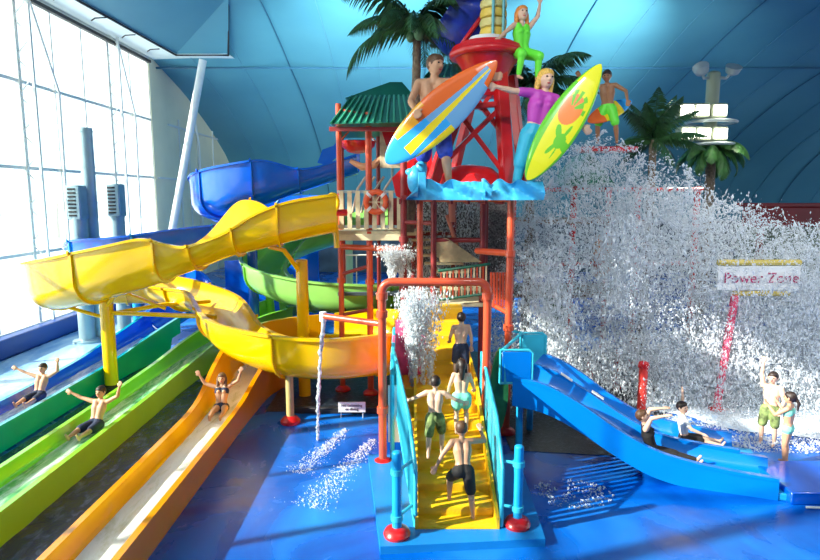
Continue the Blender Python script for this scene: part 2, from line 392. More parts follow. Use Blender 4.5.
# opaque end bay of the left wall
pan = mat('grey_green_cladding', (.85, .80, .58), .6, noise_s=.6, noise_a=.06)
mb = MB(); pr = [(32, 0), (50.5, 0)]+[(y, z) for y, z in VP[::-1] if y >= 32.5]+[(32, 12.2)]
mb.prism(pr, (X0, 0, 0), (0, 1, 0), (0, 0, 1), .2)
structure(mb.build('wall_left_end', pan))
mb = MB()
for z in (3, 6, 8.95): mb.box((X0+.15, 39.5, z), (.1, 14.5 if z < 7 else 11, .1))
for y in (35.5, 37.0, 38.5, 41.5): mb.box((X0+.15, y, 4.7), (.08, .08, 9.4))
mb.tube([(X0+.25, 37.6, 10.4), (X0+.25, 38.5, 8.2), (X0+.25, 38.5, .2)], .07, 8)
structure(mb.build('trim_4', wframe))
# soffit strip and folded teal membrane at the top left
mb = MB(); mb.add([(-13.6, 6, 12.1), (-11.9, 22.8, 12.0), (-11.6, 31, 12.0), (-9, 31, 12.0), (-9, 32.8, 12.05), (-13.6, 32.8, 12.1), (-13.6, 6, 12.35), (-11.9, 22.8, 12.3), (-11.6, 31, 12.3), (-9, 31, 12.3), (-9, 32.8, 12.3), (-13.6, 32.8, 12.35), (-11.9, 6, 12.0), (-11.9, 6, 12.3)],
       [(0, 12, 1, 2, 5), (2, 3, 4, 5), (6, 13, 7, 8, 11), (8, 9, 10, 11), (12, 1, 7, 13), (1, 2, 8, 7), (2, 3, 9, 8)])
soff = mat('white_soffit', (.80, .92, .90), .6)
structure(mb.build('ceiling_soffit', soff, smooth=False))
mb = MB(); mb.add([(-11.9, 12, 12.05), (-11.9, 22.8, 12.02), (-11.6, 31, 12.02), (-9, 31, 12.02), (-7.6, 26.5, 13.3), (-7.4, 21, 13.9), (-7.4, 12, 14.1)], [(0, 1, 5, 6), (1, 2, 4, 5), (2, 3, 4)])
structure(mb.build('ceiling_fold', memb, smooth=False))
mb = MB(); mb.tube([(-11.9, 12, 11.98), (-11.88, 22.8, 11.95), (-11.6, 31, 11.95), (-9, 31, 11.95), (-7.6, 26.5, 13.48)], .045, 6)
for y in (17, 19.5, 22, 24.5, 27, 29.5): mb.tube([(-11.8, y, 11.9), (-12.2, y-.1, 11.85), (-12.35, y-.1, 11.75)], .025, 6)
structure(mb.build('trim_5', black))
mb = MB(); mb.box((X0+.35, 15, 11.75), (.18, 33, .14)); structure(mb.build('trim_6', black))
# low blue curb along the windows
mb = MB(); N = 24; vs = []
for i in range(N): a = 2*PI*i/N; rr = 1+.10*math.sin(a*3)+.06*math.sin(a*7); vs.append((10.3+4.6*rr*math.cos(a), 13.6+1.9*rr*math.sin(a), .02))
mb.add(vs, [tuple(range(N))]); structure(mb.build('floor_foam', foamy('foam_on_floor', (.25, .55, .85), (.95, .98, 1), 1.6, 1.6, .25, .55, .3, .3)))
mb = MB(); mb.box((-12.75, 13, .3), (.35, 30, .62)); structure(mb.build('trim_7', mat('navy_curb', (.01, .06, .32), .3)))
# far low wall, olive planted backdrop and red fascia
mb = MB(); mb.box((18, 40, 1.6), (50, .3, 3.2)); mb.box((18, 39.6, 3.3), (50, .9, .2))
structure(mb.build('wall_back', mat('dark_slate_wall', (.07, .11, .14), .7, noise_s=.8, noise_a=.5)))
mb = MB(); mb.box((27, 34, 3.9), (16, 1.2, 1.15)); mb.box((27, 34.1, 4.55), (16.4, 1.4, .2)); mb.box((20, 34.3, 1.7), (.3, .3, 3.4)); mb.box((27, 34.3, 1.7), (.3, .3, 3.4))
structure(mb.build('trim_8', mat('dark_red_fascia', (.30, .02, .02), .5, noise_s=1, noise_a=.2)))
mb = MB(); mb.box((27, 34.8, 1.7), (16, .3, 3.3)); structure(mb.build('wall_right', mat('olive_wall', (.18, .24, .14), .7, noise_s=1, noise_a=.4)))
# outside: snowy ground and trees beyond the glass
mb = MB(); mb.add([(-200, -60, -.6), (-13.8, -60, -.6), (-13.8, 160, -.6), (-200, 160, -.6)], [(0, 1, 2, 3)]); structure(mb.build('ground_outside', mat('snow', (.85, .88, .9), .8)))
def outtree(x, y, h, i):
    b = (x, y, -.6); t = thing('bare_tree', None, 'tree', b, 'bare trees outside the window wall')
    t['label'] = ('faint tree outside the windows, nearest of the row', 'faint tree outside the windows, second nearest of the row', 'faint tree outside the windows, in the middle of the row', 'tallest faint tree outside the windows, farthest left', 'faint tree outside the windows, last beside the grey ducts')[i]
    mb = MB(); r = random.Random(i); mb.tube([(x, y, -.6), (x, y, h*.6), (x+.2, y, h)], [.3, .2, .05], 6)
    def br(p, d, L, q):
        e = p+d*L; mb.tube([p, e], [.03*L, .012*L], 5, cap=False)
        if q:
            for _ in range(4): br(p+d*L*r.uniform(.4, 1), (d+V((r.uniform(-1, 1), r.uniform(-1, 1), r.uniform(-.2, .8)))*.7).normalized(), L*.6, q-1)
    for j in range(9): br(V((x, y, h*(.25+.07*j))), V((r.uniform(-1, 1), r.uniform(-1, 1), .7)).normalized(), h*.35, 3)
    mb.build('trunk', mat('bark_pale', (.45, .43, .40), .9), t)
for i, (x, y, h) in enumerate([(-52, 74, 4.5), (-60, 80, 5.5), (-66, 84, 5), (-75, 84, 6), (-48, 82, 4.5)]): outtree(x, y, h, i)
# slanted white strut
mb = MB(); A = at(203, 60, 31); B = at(172, 232, 31); D = B+(B-A)*((B.z)/(A.z-B.z)); mb.tube([D, A], .19, 14); mb.lathe([(.35, 0), (.35, .05), (.2, .08)], D)
structure(mb.build('trim_9', white))

# ================================================================== DUCTS
def air_duct(px, Y, top_py, rad, label, box):
    x = at(px, 225, Y).x; zt = at(px, top_py, Y).z
    t = thing('ventilation_duct', label, 'duct', (x, Y, 0))
    mb = MB(); mb.tube([(x, Y, 0), (x, Y, zt)], rad, 20)
    for k in range(1, int(zt/1.2)+1): mb.tube([(x, Y, k*1.2-.02), (x, Y, k*1.2+.02)], rad+.02, 20)
    mb.build('pipe', duct, t)
    mb = MB(); mb.lathe([(rad+.2, 0), (rad+.2, .08), (rad+.02, .12)], (x, Y, 0)); mb.build('foot', duct, t)
    if box:
        b = MB(); b.box((x, Y, zt+.45), (.46, .5, 1.15)); bo = b.build('outlet_box', duct, t)
        b = MB()
        for k in range(8): b.box((x-.04, Y-.265, zt+.02+k*.125), (.26, .03, .06))
        b.build('louver', black, bo)
air_duct(92, 20.9, 128, .22, 'tall plain grey duct rising highest in front of the windows', False)
air_duct(79, 20.4, 216, .26, 'grey duct with louvered box, left of the tall plain duct', True)
air_duct(118, 21.6, 213, .24, 'grey duct with louvered box, right of the tall plain duct', True)

# ================================================================== SLIDES
# yellow flume with orange run-out
t = thing('water_slide', 'yellow open flume winding down into an orange run-out lane', 'water slide', (-7.79, 15.29, 0))
ypath = [(-1.75, 14.1, 4.22, .86, .72, 1.0), (-2.6, 13.95, 4.05, .90, .72, 1.0), (-3.2, 13.9, 3.9, .84, .75, 1.0), (-3.8, 13.95, 3.76, .62, 1.15, 1.0), (-4.3, 14.0, 3.62, .5, 1.2, 1.05), (-5.0, 14.1, 3.36, .55, .75, 1.1), (-5.5, 14.15, 3.18, .78, .6, 1.15), (-6.1, 14.2, 2.95, 1.12, .6, 1.25), (-7.4, 14.3, 2.58, 1.2, .5, 1.3), (-8.7, 14.8, 2.26, 1.2, .5, 1.3), (-9.25, 15.9, 2.1, 1.1, .5, 1.3),
         (-8.6, 17.0, 2.0, .9, .5, 1.3), (-7.4, 17.3, 1.95, .7, .6, 1.25), (-6.3, 16.7, 1.9, .6, .65, 1.2), (-5.2, 15.7, 1.8, .5, .75, 1.2), (-4.2, 14.1, 1.35, .5, .85, 1.2), (-3.0, 13.2, 1.12, .55, 1.0, 1.25), (-1.8, 12.95, 1.05, .5, 1.02, 1.3), (-.65, 13.4, 1.05, .5, 1.05, 1.3),
         (-.25, 14.6, 1.0, .5, 1.0, 1.25), (-.9, 15.9, .95, .5, .95, 1.2), (-2.3, 16.3, .85, .5, .85, 1.1)]
o, S, R = flume(t, 'flume', ypath, yellow, 8, ribs=13)
# high-sided entry tube hoops near the tower
opath = [(-2.3, 16.3, .83, .5, .85, 1.05), (-3.5, 15.9, .65, .5, .95, .95), (-4.0, 14.9, .5, .6, .95, .9), (-4.08, 13.6, .36, .5, .75, .85), (-4.08, 12.2, .30, .32, .36, .78), (-4.08, 10, .28, .30, .32, .76), (-4.08, 7, .28, .30, .32, .76), (-4.08, 3, .28, .30, .32, .76)]
o2, S2, R2 = flume(t, 'run_out', opath, orange, 8, flat=True, mat_in=mat('amber_fibreglass', (.92, .46, .0), .22, noise_s=1.2, noise_a=.06, coat=.5), bottom=0)
o2['label'] = 'orange straight run-out lane'
water_strip('water', S2, .66, .06, water_o, o2, 10)
mb = MB()
x, y = -7.79, 14.75
mb.tube([(x, y+.4, 0), (x, y+.4, 2.75)], .17, 16); mb.build('support_post', yellow, t)
mb = MB(); mb.lathe([(.3, 0), (.3, .1), (.18, .16)], (x, y+.4, 0)); mb.build('post_foot', black, t)
mb = MB(); mb.tube([(x, y+.4, 2.0), (x+1.2, y+1.0, 2.15), (x+2.2, y+1.8, 2.1)], .06, 8); mb.tube([(x, y+.4, 1.9), (x-1.6, y-.1, 2.55)], .05, 8); mb.tube([(x, y+.4, 2.2), (x+.7, y-.3, 2.75)], .06, 8); mb.tube([(x, y+.4, 2.05), (x+2.9, y+.1, 2.0)], .06, 8); mb.tube([(x+.7, y-.35, 2.75), (x+1.6, y+.2, 2.2)], .045, 8)
mb.build('bracket', yellow, t)
mb = MB(); mb.tube([(-2.67, 14.7, 0), (-2.67, 14.7, 3.45)], .15, 16); mb.ell((-2.67, 14.7, 3.45), (.15, .15, .04)); mb.build('support_post', yellow, t)
mb = MB(); mb.tube([(-2.67, 14.7, 3.1), (-3.0, 14.2, 3.75), (-3.3, 14.0, 3.85)], .06, 8); mb.tube([(-2.67, 14.7, .5), (-1.9, 13.2, .95)], .05, 8); mb.build('bracket', yellow, t)
mb = MB(); mb.tube([(-2.67, 12.85, .1), (-2.67, 12.85, 1.13)], .085, 14); mb.build('support_post', mat('ochre_post', (.55, .42, .16), .5), t)
mb = MB(); mb.lathe([(.22, 0), (.22, .06), (.16, .13), (.08, .17)], (-2.67, 12.85, 0)); mb.build('post_foot', redp, t, label='round red rubber foot')
mb = MB(); mb.tube([(-.05, 14.7, 0), (-.05, 14.7, .95)], .09, 12); mb.build('support_post', yellow, t)

# green flume
t = thing('water_slide', 'green open flume curling behind the tower into a lime run-out lane', 'water slide', (-5, 19, 0))
gpath = [(.2, 21.3, 3.9, .6, .7, 1.1), (-1.8, 22.2, 3.5, .7, 1.0, 1.2), (-4.0, 22.0, 2.85, .7, 1.0, 1.3), (-5.0, 20.6, 2.2, .5, .95, 1.3), (-4.4, 19.1, 1.85, .5, .95, 1.35), (-2.9, 18.3, 1.55, .5, 1.0, 1.35), (-1.2, 18.1, 1.45, .5, 1.0, 1.35), (.3, 18.9, 1.35, .5, .9, 1.3), (.6, 20.3, 1.25, .5, .8, 1.2),
         (-.6, 21.3, 1.2, .5, .7, 1.15), (-2.6, 21.2, 1.1, .5, .6, 1.1), (-4.4, 20.4, .9, .45, .6, 1.05)]
flume(t, 'flume', gpath, paleg, 8, ribs=10, ribm=lime)
gp2 = [(-4.4, 20.4, .9, .4, .6, 1.05), (-5.5, 19.2, .6, .5, .6, 1.0), (-6.1, 17.4, .4, .45, .45, .9), (-6.32, 15.2, .3, .32, .32, .8), (-6.32, 12, .28, .30, .30, .8), (-6.32, 8, .28, .30, .30, .8), (-6.32, 3, .28, .30, .30, .8)]
o, S, R = flume(t, 'run_out', gp2, lime, 8, flat=True, bottom=0); o['label'] = 'lime straight run-out lane'
water_strip('water', S, .66, .06, water_g, o, 4)
mb = MB(); mb.tube([(-2.1, 20.5, 0), (-2.1, 20.5, 4.0)], .14, 14); mb.build('support_post', mat('pale_post', (.45, .68, .55), .4), t)
mb = MB(); mb.tube([(-4.9, 20.6, 0), (-4.9, 20.6, 2.15)], .12, 14); mb.build('support_post', lime, t)

# blue flume with teal run-out
t = thing('water_slide', 'blue open flume high behind the yellow one, ending in a teal lane', 'water slide', (-5.5, 20, 0))
bpath = [(-1.6, 18.9, 5.75, .5, .65, 1.1), (-3.2, 18.9, 5.25, .6, .6, 1.1), (-4.4, 18.9, 4.85, 1.25, .5, 1.3), (-5.6, 19.1, 4.5, 1.4, .5, 1.35), (-6.5, 20.1, 4.3, 1.3, .5, 1.35), (-6.2, 21.4, 4.15, 1.0, .5, 1.35), (-5.1, 22.0, 4.0, 1.0, .4, 1.3), (-3.8, 21.6, 4.0, 1.05, .4, 1.3), (-3.0, 20.4, 3.8, .9, .4, 1.3)]
flume(t, 'flume', bpath, blue, 8, ribs=9)
b2 = [(-3.0, 20.4, 3.8, .9, .4, 1.3), (-3.8, 19.8, 3.6, .6, .4, 1.2), (-5.4, 19.6, 3.35, .85, .5, 1.2), (-7.2, 19.3, 3.0, 1.05, .5, 1.3), (-9.0, 19.0, 2.75, 1.05, .5, 1.35), (-10.2, 19.3, 2.6, 1.05, .5, 1.3), (-10.7, 20.2, 2.2, 1.0, .5, 1.2), (-10.0, 21.9, 1.9, .9, .5, 1.2), (-8.6, 22.2, 1.5, .8, .5, 1.2), (-7.7, 21.0, 1.1, .6, .6, 1.1), (-8.0, 19.2, .7, .5, .6, 1.05)]
flume(t, 'lower_flume', b2, blue, 8, ribs=10, ribm=skyp)
b3 = [(-8.0, 19.2, .68, .5, .6, 1.0), (-8.35, 17.5, .42, .45, .45, .95), (-8.5, 15.5, .3, .32, .32, .85), (-8.5, 12, .28, .30, .30, .8), (-8.5, 8, .28, .30, .30, .8), (-8.5, 3, .28, .30, .30, .8)]
o, S, R = flume(t, 'run_out', b3, teal, 8, flat=True, mat_in=blue, bottom=0); o['label'] = 'teal straight run-out lane'
water_strip('water', S, .66, .06, water_b, o, 4)
mb = MB(); mb.tube([(-5.3, 20.1, 0), (-5.3, 20.1, 4.9)], .17, 14); mb.build('support_post', blue, t)
mb = MB(); mb.tube([(-5.3, 20.1, 3.4), (-4.2, 20.0, 5.1)], .05, 8); mb.tube([(-5.3, 20.1, 3.6), (-3.4, 20.4, 4.7)], .05, 8); mb.tube([(-5.3, 20.1, 3.9), (-6.8, 20.1, 4.7)], .05, 8); mb.tube([(-5.3, 20.1, 4.5), (-4.3, 20.1, 4.6)], .05, 8); mb.build('bracket', skyp, t)
mb = MB(); mb.tube([(-9.2, 19.9, 0), (-9.2, 19.9, 2.5)], .14, 14); mb.build('support_post', skyp, t)
mb = MB(); mb.prism([(p.x, p.z) for p in [at(a, b, 18.4) for a, b in ((318, 163), (323, 150), (334, 146), (341, 138), (345, 150), (333, 161), (330, 166))]], (0, 18.3, 0), (1, 0, 0), (0, 0, 1), .05); mb.build('splash_guard', blue, t)
# dark tall blue basin wall behind
t = tag(None or MB().prism([(x, z) for x, z in ((-7.3, 0), (-3.6, 0), (-3.6, 2.9), (-4.4, 3.0), (-5.4, 2.6), (-7.3, 2.5))], (0, 23.6, 0), (1, 0, 0), (0, 0, 1), .25).build('splash_wall', blue), 'dark blue upright splash wall behind the green run-out', 'wall panel')

# small double blue slide on the right
def dslide():
    t = thing('kiddie_slide', 'wide blue double-lane slide descending right from the stair landing', 'slide', (4, 10, 0))
    d = V((1, -.36, 0)).normalized(); n = V((d.y, -d.x, 0))*-1   # n points away from the camera
    P0 = V((1.95, 10.95, 0)); prof = [(0, 1.28), (.6, 1.2), (1.2, .95), (1.9, .55), (2.5, .28), (3.1, .16), (3.8, .11), (4.45, .1)]
    for lane, (off, L) in enumerate(((.42, 1.0), (1.33, .9))):
        path = []
        for s_, z in prof:
            c = P0+d*(s_*L)+n*off; e = s_/4.45
            path.append((c.x, c.y, z+(.06 if lane else 0), .38-.12*e, .38-.10*e, .78))
        flume(t, 'slide_lane', path, azure, 6, flat=True, bottom=None)
        # outer skirt on the near lane
        if lane == 0:
            mb = MB(); S = cat([(p[0], p[1], p[2], p[4]) for p in path], 6); vs = []; r = -n
            for p in S:
                top = p[2]+p[3]; bot = max(.0, p[2]-.18-.3*max(0, 1-(p[0]-1.95)/3)*0)
                b = V((p[0], p[1], 0))+r*.50
                vs += [b+V((0, 0, top-.03)), b+V((0, 0, bot)), b-r*.06+V((0, 0, bot)), b-r*.06+V((0, 0, top-.03))]
            mb.add(vs, [(i*4+j, i*4+(j+1) % 4, i*4+4+(j+1) % 4, i*4+4+j) for i in range(len(S)-1) for j in range(4)]); mb.build('side_skirt', azure, t)
            mb = MB()
    for q, (a, b, wd) in enumerate(((2.9, 3.9, .05),)):
        pass
    # end shoes
    for lane, (off, L) in enumerate(((.42, 4.45), (1.33, 4.0))):
        c = P0+d*(L+.12)+n*off; rot = Matrix.Rotation(math.atan2(d.y, d.x), 3, 'Z')
        mb = MB(); mb.box((c.x, c.y, .06), (.5, .95, .12), rot); mb.build('end_pad', skyp, t)
    # white hazard labels on the divider
    for s_ in (.9, 1.5):
        c = P0+d*s_+n*.875; z = np.interp(s_, [a for a, _ in prof], [b for _, b in prof])+.40
        sl = math.atan2(-.42, .7); rot = Matrix.Rotation(math.atan2(d.y, d.x), 3, 'Z') @ Matrix.Rotation(-sl, 3, 'Y')
        mb = MB(); mb.box((c.x, c.y, z), (.26, .12, .012), rot); mb.build('safety_sticker', white, t)
    for s_ in (.05, 1.6):
        c = P0+d*s_+n*.9
        for k in (-.6, .6):
            pass
    mb = MB()
    c = P0+d*.1+n*.2; mb.tube([(c.x, c.y, 0), (c.x, c.y, 1.15)], .07, 10); mb.build('support_post', skyp, t); mb = MB(); c = P0+d*.1+n*1.6; mb.tube([(c.x, c.y, 0), (c.x, c.y, 1.15)], .07, 10); mb.build('support_post', skyp, t)
    # launch hoods
    for (a, b, c_, dd, mm, nm) in ((500, 533, 350, 383, azure, 'side_panel'), (520, 546, 333, 366, cyanp, 'side_panel')):
        Yh = 11.1 if a == 500 else 12.5
        A = at(a, dd, Yh); B = at(b, c_, Yh)
        mb = MB(); mb.box(((A.x+B.x)/2, Yh, (A.z+B.z)/2), (B.x-A.x-.06, .05, B.z-A.z-.06)); o = mb.build(nm, mm, t)
        mb = MB(); r = .03
        mb.tube([(A.x, Yh, A.z), (B.x, Yh, A.z), (B.x, Yh, B.z-.06), (B.x-.08, Yh, B.z), (A.x, Yh, B.z), (A.x, Yh, A.z)], r, 8); mb.build('panel_frame', cyanp, o)
    mb = MB(); mb.tube([at(505, 383, 11.1), at(503, 350, 11.1), at(522, 333, 12.5), at(506, 330, 12.5)], .035, 8); mb.build('grab_rail', cyanp, t)
dslide()
# pads and step beyond the slide, at right
mb = MB(); c = fl(806, 492, .1); mb.box((c.x+.9, c.y+.35, .11), (2.6, 1.2, .22)); tag(mb.build('landing_mat', blue), 'thick blue mat at the far right beside the slide ends', 'mat')
mb = MB(); mb.box((8.3, 9.35, .07), (2.6, .55, .14)); tag(mb.build('landing_mat', blue), 'thin blue mat at the right edge, in front of the thicker mat', 'mat')
mb = MB(); mb.tube([(6.4, 9.1, .03), (9.5, 8.9, .03)], .02, 6); tag(mb.build('floor_strip', white), 'thin white strip on the floor at the right edge', 'strip')

# ================================================================== STAIRS, BASE AND RAILS
t = thing('staircase', 'yellow moulded stairs rising between teal railings to the tower', 'stairs', (.7, 8.3, 0))
mb = MB(); mb.prism([(-.42, 7.85), (1.95, 8.05), (2.05, 10.9), (-.8, 10.9)], (0, 0, .06), (1, 0, 0), (0, 1, 0), .12); mb.build('base_slab', mat('slab_blue', (.005, .22, .60), .4, noise_s=2, noise_a=.1), t, smooth=False)
STEP = [(8.3, .16), (8.62, .30), (9.1, .44), (9.6, .58), (10.1, .74), (10.6, .92), (11.0, 1.10), (11.4, 1.28), (12.3, 1.5), (12.6, 1.75), (12.9, 2.0), (13.2, 2.25), (13.5, 2.5)]
for i, (y, z) in enumerate(STEP):
    y2 = STEP[i+1][0] if i+1 < len(STEP) else 15.0
    wd = 1.16; x = .70
    if i >= 8: x = .6; wd = 1.2
    elif i: x = .70-.02*i; wd = 1.16+.04*i
    mb = MB(); b0 = max(.12, z-.42) if i < 8 else z-.45
    prof = [(y, b0), (y, z-.05), (y+.015, z-.015), (y+.05, z), (y2+.06, z), (y2+.06, b0)]
    mb.prism([(a, b) for a, b in prof], (x, 0, 0), (0, 1, 0), (0, 0, 1), wd); mb.build('step', stepy, t)
for s_ in (-1, 1):
    mb = MB(); mb.prism([(8.3, .12), (8.3, .3), (11.4, 1.45), (13.0, 1.6), (13.0, 1.0), (11.4, .8), (9, .12)], (.7+s_*.6, 0, 0), (0, 1, 0), (0, 0, 1), .05); mb.build('stringer', stepy, t)
def rail(x0, x1, label, y0=8.35, y1=11.2):
    x = x0; X_ = lambda y: x0+(x1-x0)*(y-y0)/(y1-y0)
    t = thing('railing', label, 'railing', (x, y0, 0)); mb = MB()
    def top(y): return np.interp(y, [8.35, 9.0, 11.2], [1.05, 1.55, 2.05])
    def bot(y): return np.interp(y, [8.35, 11.2], [.16, 1.15])
    T = [(X_(y), y, top(y)) for y in np.linspace(y0, y1, 9)]
    mb.tube([(x, y0, .14)]+T+[(x1, y1, bot(y1))], .032, 10); mb.tube([(X_(y), y, bot(y)) for y in np.linspace(y0, y1, 5)], .028, 8); mb.build('frame', cyanp, t)
    n = 20
    for k in range(1, n):
        y = y0+(y1-y0)*k/n; m2 = MB(); m2.box((X_(y), y, (top(y)+bot(y))/2), (.035, .075, top(y)-bot(y))); m2.build('slat', cyanp, t)
rail(.08, -.30, 'teal slatted railing on the left of the yellow stairs')
rail(1.36, 1.38, 'teal slatted railing on the right of the yellow stairs')
for (p, tp, x, lab) in (((397, 543), 453, .04, 'blue round post with red foot, left of the stairs'), ((517, 533), 447, 1.36, 'blue round post with red foot, right of the stairs')):
    b = fl(*p); b.z = .12; zt = at(p[0], tp, b.y).z; t = thing('bollard', lab, 'post', b)
    mb = MB(); mb.tube([b, (b.x, b.y, zt)], .07, 16); mb.ell((b.x, b.y, zt), (.07, .07, .035)); mb.build('post', skyp, t)
    mb = MB(); mb.lathe([(.19, .0), (.2, .04), (.17, .10), (.09, .14)], b); mb.build('foot', redp, t)
    for z in (.4, 1.1):
        mb = MB(); mb.tube([(b.x, b.y, z), (x, 8.5, z)], .025, 8); mb.tube([(b.x, b.y, z-.04), (b.x, b.y, z+.04)], .09, 12); mb.build('clamp', cyanp, t)

# ================================================================== TOWER FRAME
pt = [0]
tower = thing('play_tower', 'red pipe play tower with cream deck railings above the stairs', 'play tower', (0, 12, 0))
def post(x, y, z0, z1, r=.065, m=pipe, foot=False, collars=()):
    mb = MB(); mb.tube([(x, y, z0), (x, y, z1)], r, 14)
    for c in collars: mb.tube([(x, y, c-.06), (x, y, c+.06)], r+.035, 14)
    o = mb.build('post', m, tower)
    if foot: mb = MB(); mb.lathe([(.2, z0), (.2, z0+.05), (.15, z0+.1), (r, z0+.14)], (x, y, 0)); mb.build('foot', redp, o)
    return o
def beam(pts, r=.05, m=pipe): mb = MB(); mb.tube(pts, r, 12); return mb.build('beam', m, tower)
post(-1.75, 15.1, 0, 7.25, .07, pipe, True, (4.6, 2.9))
post(-1.0, 14.8, 0, 7.0, .08, pipe, True, (4.1, 2.9))
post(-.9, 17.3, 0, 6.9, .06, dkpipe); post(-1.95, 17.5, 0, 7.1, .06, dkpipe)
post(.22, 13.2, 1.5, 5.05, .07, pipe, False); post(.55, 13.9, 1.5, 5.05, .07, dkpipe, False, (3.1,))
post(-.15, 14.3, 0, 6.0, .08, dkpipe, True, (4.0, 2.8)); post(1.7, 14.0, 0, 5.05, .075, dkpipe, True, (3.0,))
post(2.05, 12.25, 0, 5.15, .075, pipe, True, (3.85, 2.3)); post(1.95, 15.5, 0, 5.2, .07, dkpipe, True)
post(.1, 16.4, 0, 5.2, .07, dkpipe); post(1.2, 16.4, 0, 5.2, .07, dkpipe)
beam([(-1.75, 15.1, 3.75), (-.1, 14.3, 3.75)], .07); beam([(-1.75, 15.1, 3.05), (-1.0, 14.8, 3.3)], .045, dkpipe)
beam([(-1.75, 15.1, 7.1), (-1.0, 14.8, 6.9)], .05); beam([(-1.0, 14.8, 6.75), (.2, 14.4, 6.75)], .05); beam([(-1.75, 15.1, 7.2), (-1.95, 17.5, 7.1)], .05, dkpipe)
beam([(.5, 13.9, 4.0), (1.7, 14.0, 4.0)], .06, dkpipe); beam([(1.5, 13.4, 3.8), (2.05, 12.25, 3.85)], .07); beam([(.22, 13.2, 4.95), (2.05, 12.25, 4.95)], .06)
beam([(-1.0, 14.8, 2.2), (-1.75, 15.1, 2.0)], .045, dkpipe); beam([(1.7, 14.0, 2.6), (2.05, 12.25, 2.6)], .05); beam([(.1, 16.4, 2.6), (1.95, 15.5, 2.6)], .05, dkpipe)
beam([(-.15, 14.3, 4.4), (.5, 13.9, 4.4)], .05, dkpipe); beam([(.1, 16.4, 4.0), (1.2, 16.4, 4.0)], .05, dkpipe)
# deck and cream picket fence
mb = MB(); mb.box((-.85, 15.9, 4.12), (2.1, 2.4, .12)); mb.build('deck', cream, tower)
mb = MB(); mb.box((-.95, 14.68, 4.02), (1.75, .08, .16)); mb.build('deck_edge', cream, tower)
mb = MB(); mb.box((1.0, 14.9, 2.48), (2.0, 2.0, .1)); mb.build('deck', cream, tower)
for k in range(8):
    x = -1.66+k*.2; mb = MB(); mb.box((x, 14.62, 4.68), (.11, .035, .92)); mb.build('picket', cream, tower)
for z in (4.28, 5.12): mb = MB(); mb.box((-.95, 14.67, z), (1.6, .05, .07)); mb.build('picket_rail', mat('pale_blue_rail', (.4, .5, .52), .5), tower)
# upper stair with cream treads + slatted rail behind the arch
for k in range(8):
    mb = MB(); mb.box((1.25-.12*k, 15.0+.22*k, 2.7+.19*k), (1.0, .3, .06)); mb.build('tread', cream, tower)
mb = MB(); mb.prism([(at(a, b, 13.9).x, at(a, b, 13.9).z) for a, b in ((432, 240), (447, 238), (482, 262), (440, 262))], (0, 13.9, 0), (1, 0, 0), (0, 0, 1), .05); mb.build('sloped_board', mat('tan_board', (.55, .42, .22), .6, noise_s=8, noise_a=.2), tower)
for k in range(16):
    x = at(441+k*3, 280, 13.7).x; zb, zt = at(441+k*3, 299-k*.45, 13.7).z, at(441+k*3, 271-k*.45, 13.7).z
    mb = MB(); mb.box((x, 13.7, (zb+zt)/2), (.034, .03, zt-zb)); mb.build('picket', cream if k % 2 else pipe, tower)
for yy in ((271, 264), (300, 293)):
    mb = MB(); mb.tube([at(438, yy[0], 13.7), at(490, yy[1], 13.7)], .035, 8); mb.build('picket_rail', roofg, tower)
for k in range(8):
    x = at(491+k*3, 285, 13.0).x; mb = MB(); mb.box((x, 13.0, at(0, 290, 13).z), (.05, .03, .78)); mb.build('picket', pipe, tower)
# red bent slide wall on the deck, panels under the roof
mb = MB(); mb.prism([(at(a, b, 14.5).x, at(a, b, 14.5).z) for a, b in ((392, 178), (415, 155), (432, 150), (432, 190), (405, 200), (396, 196))], (0, 14.5, 0), (1, 0, 0), (0, 0, 1), .06); mb.build('red_panel', redp, tower)
mb = MB(); mb.prism([(at(a, b, 15.2).x, at(a, b, 15.2).z) for a, b in ((382, 132), (400, 132), (393, 150), (386, 145))], (0, 15.2, 0), (1, 0, 0), (0, 0, 1), .06); mb.build('red_panel', redp, tower)
mb = MB(); A = at(380, 168, 15.3); B = at(410, 130, 15.3); mb.box(((A.x+B.x)/2, 15.35, (A.z+B.z)/2), (B.x-A.x, .05, B.z-A.z)); mb.build('back_panel', mat('sand_panel', (.6, .5, .32), .6, noise_s=5, noise_a=.4), tower)
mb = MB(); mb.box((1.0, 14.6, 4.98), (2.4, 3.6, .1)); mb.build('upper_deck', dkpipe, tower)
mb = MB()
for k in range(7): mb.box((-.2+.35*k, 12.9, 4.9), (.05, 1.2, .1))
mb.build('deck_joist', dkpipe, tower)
# dark machinery clutter behind the tower: white railing and pipes in the lower bay
for k in range(6):
    x = -1.9+.32*k; mb = MB(); mb.tube([(x, 17.6, 2.3), (x, 17.6, 3.3)], .02, 6); mb.build('baluster', white, tower)
mb = MB(); mb.tube([(-2.1, 17.6, 3.3), (.1, 17.6, 3.3)], .025, 6); mb.build('baluster_rail', white, tower)
mb = MB(); mb.box((-.9, 17.8, 2.2), (2.4, 1.2, .1)); mb.build('deck', darkm, tower)

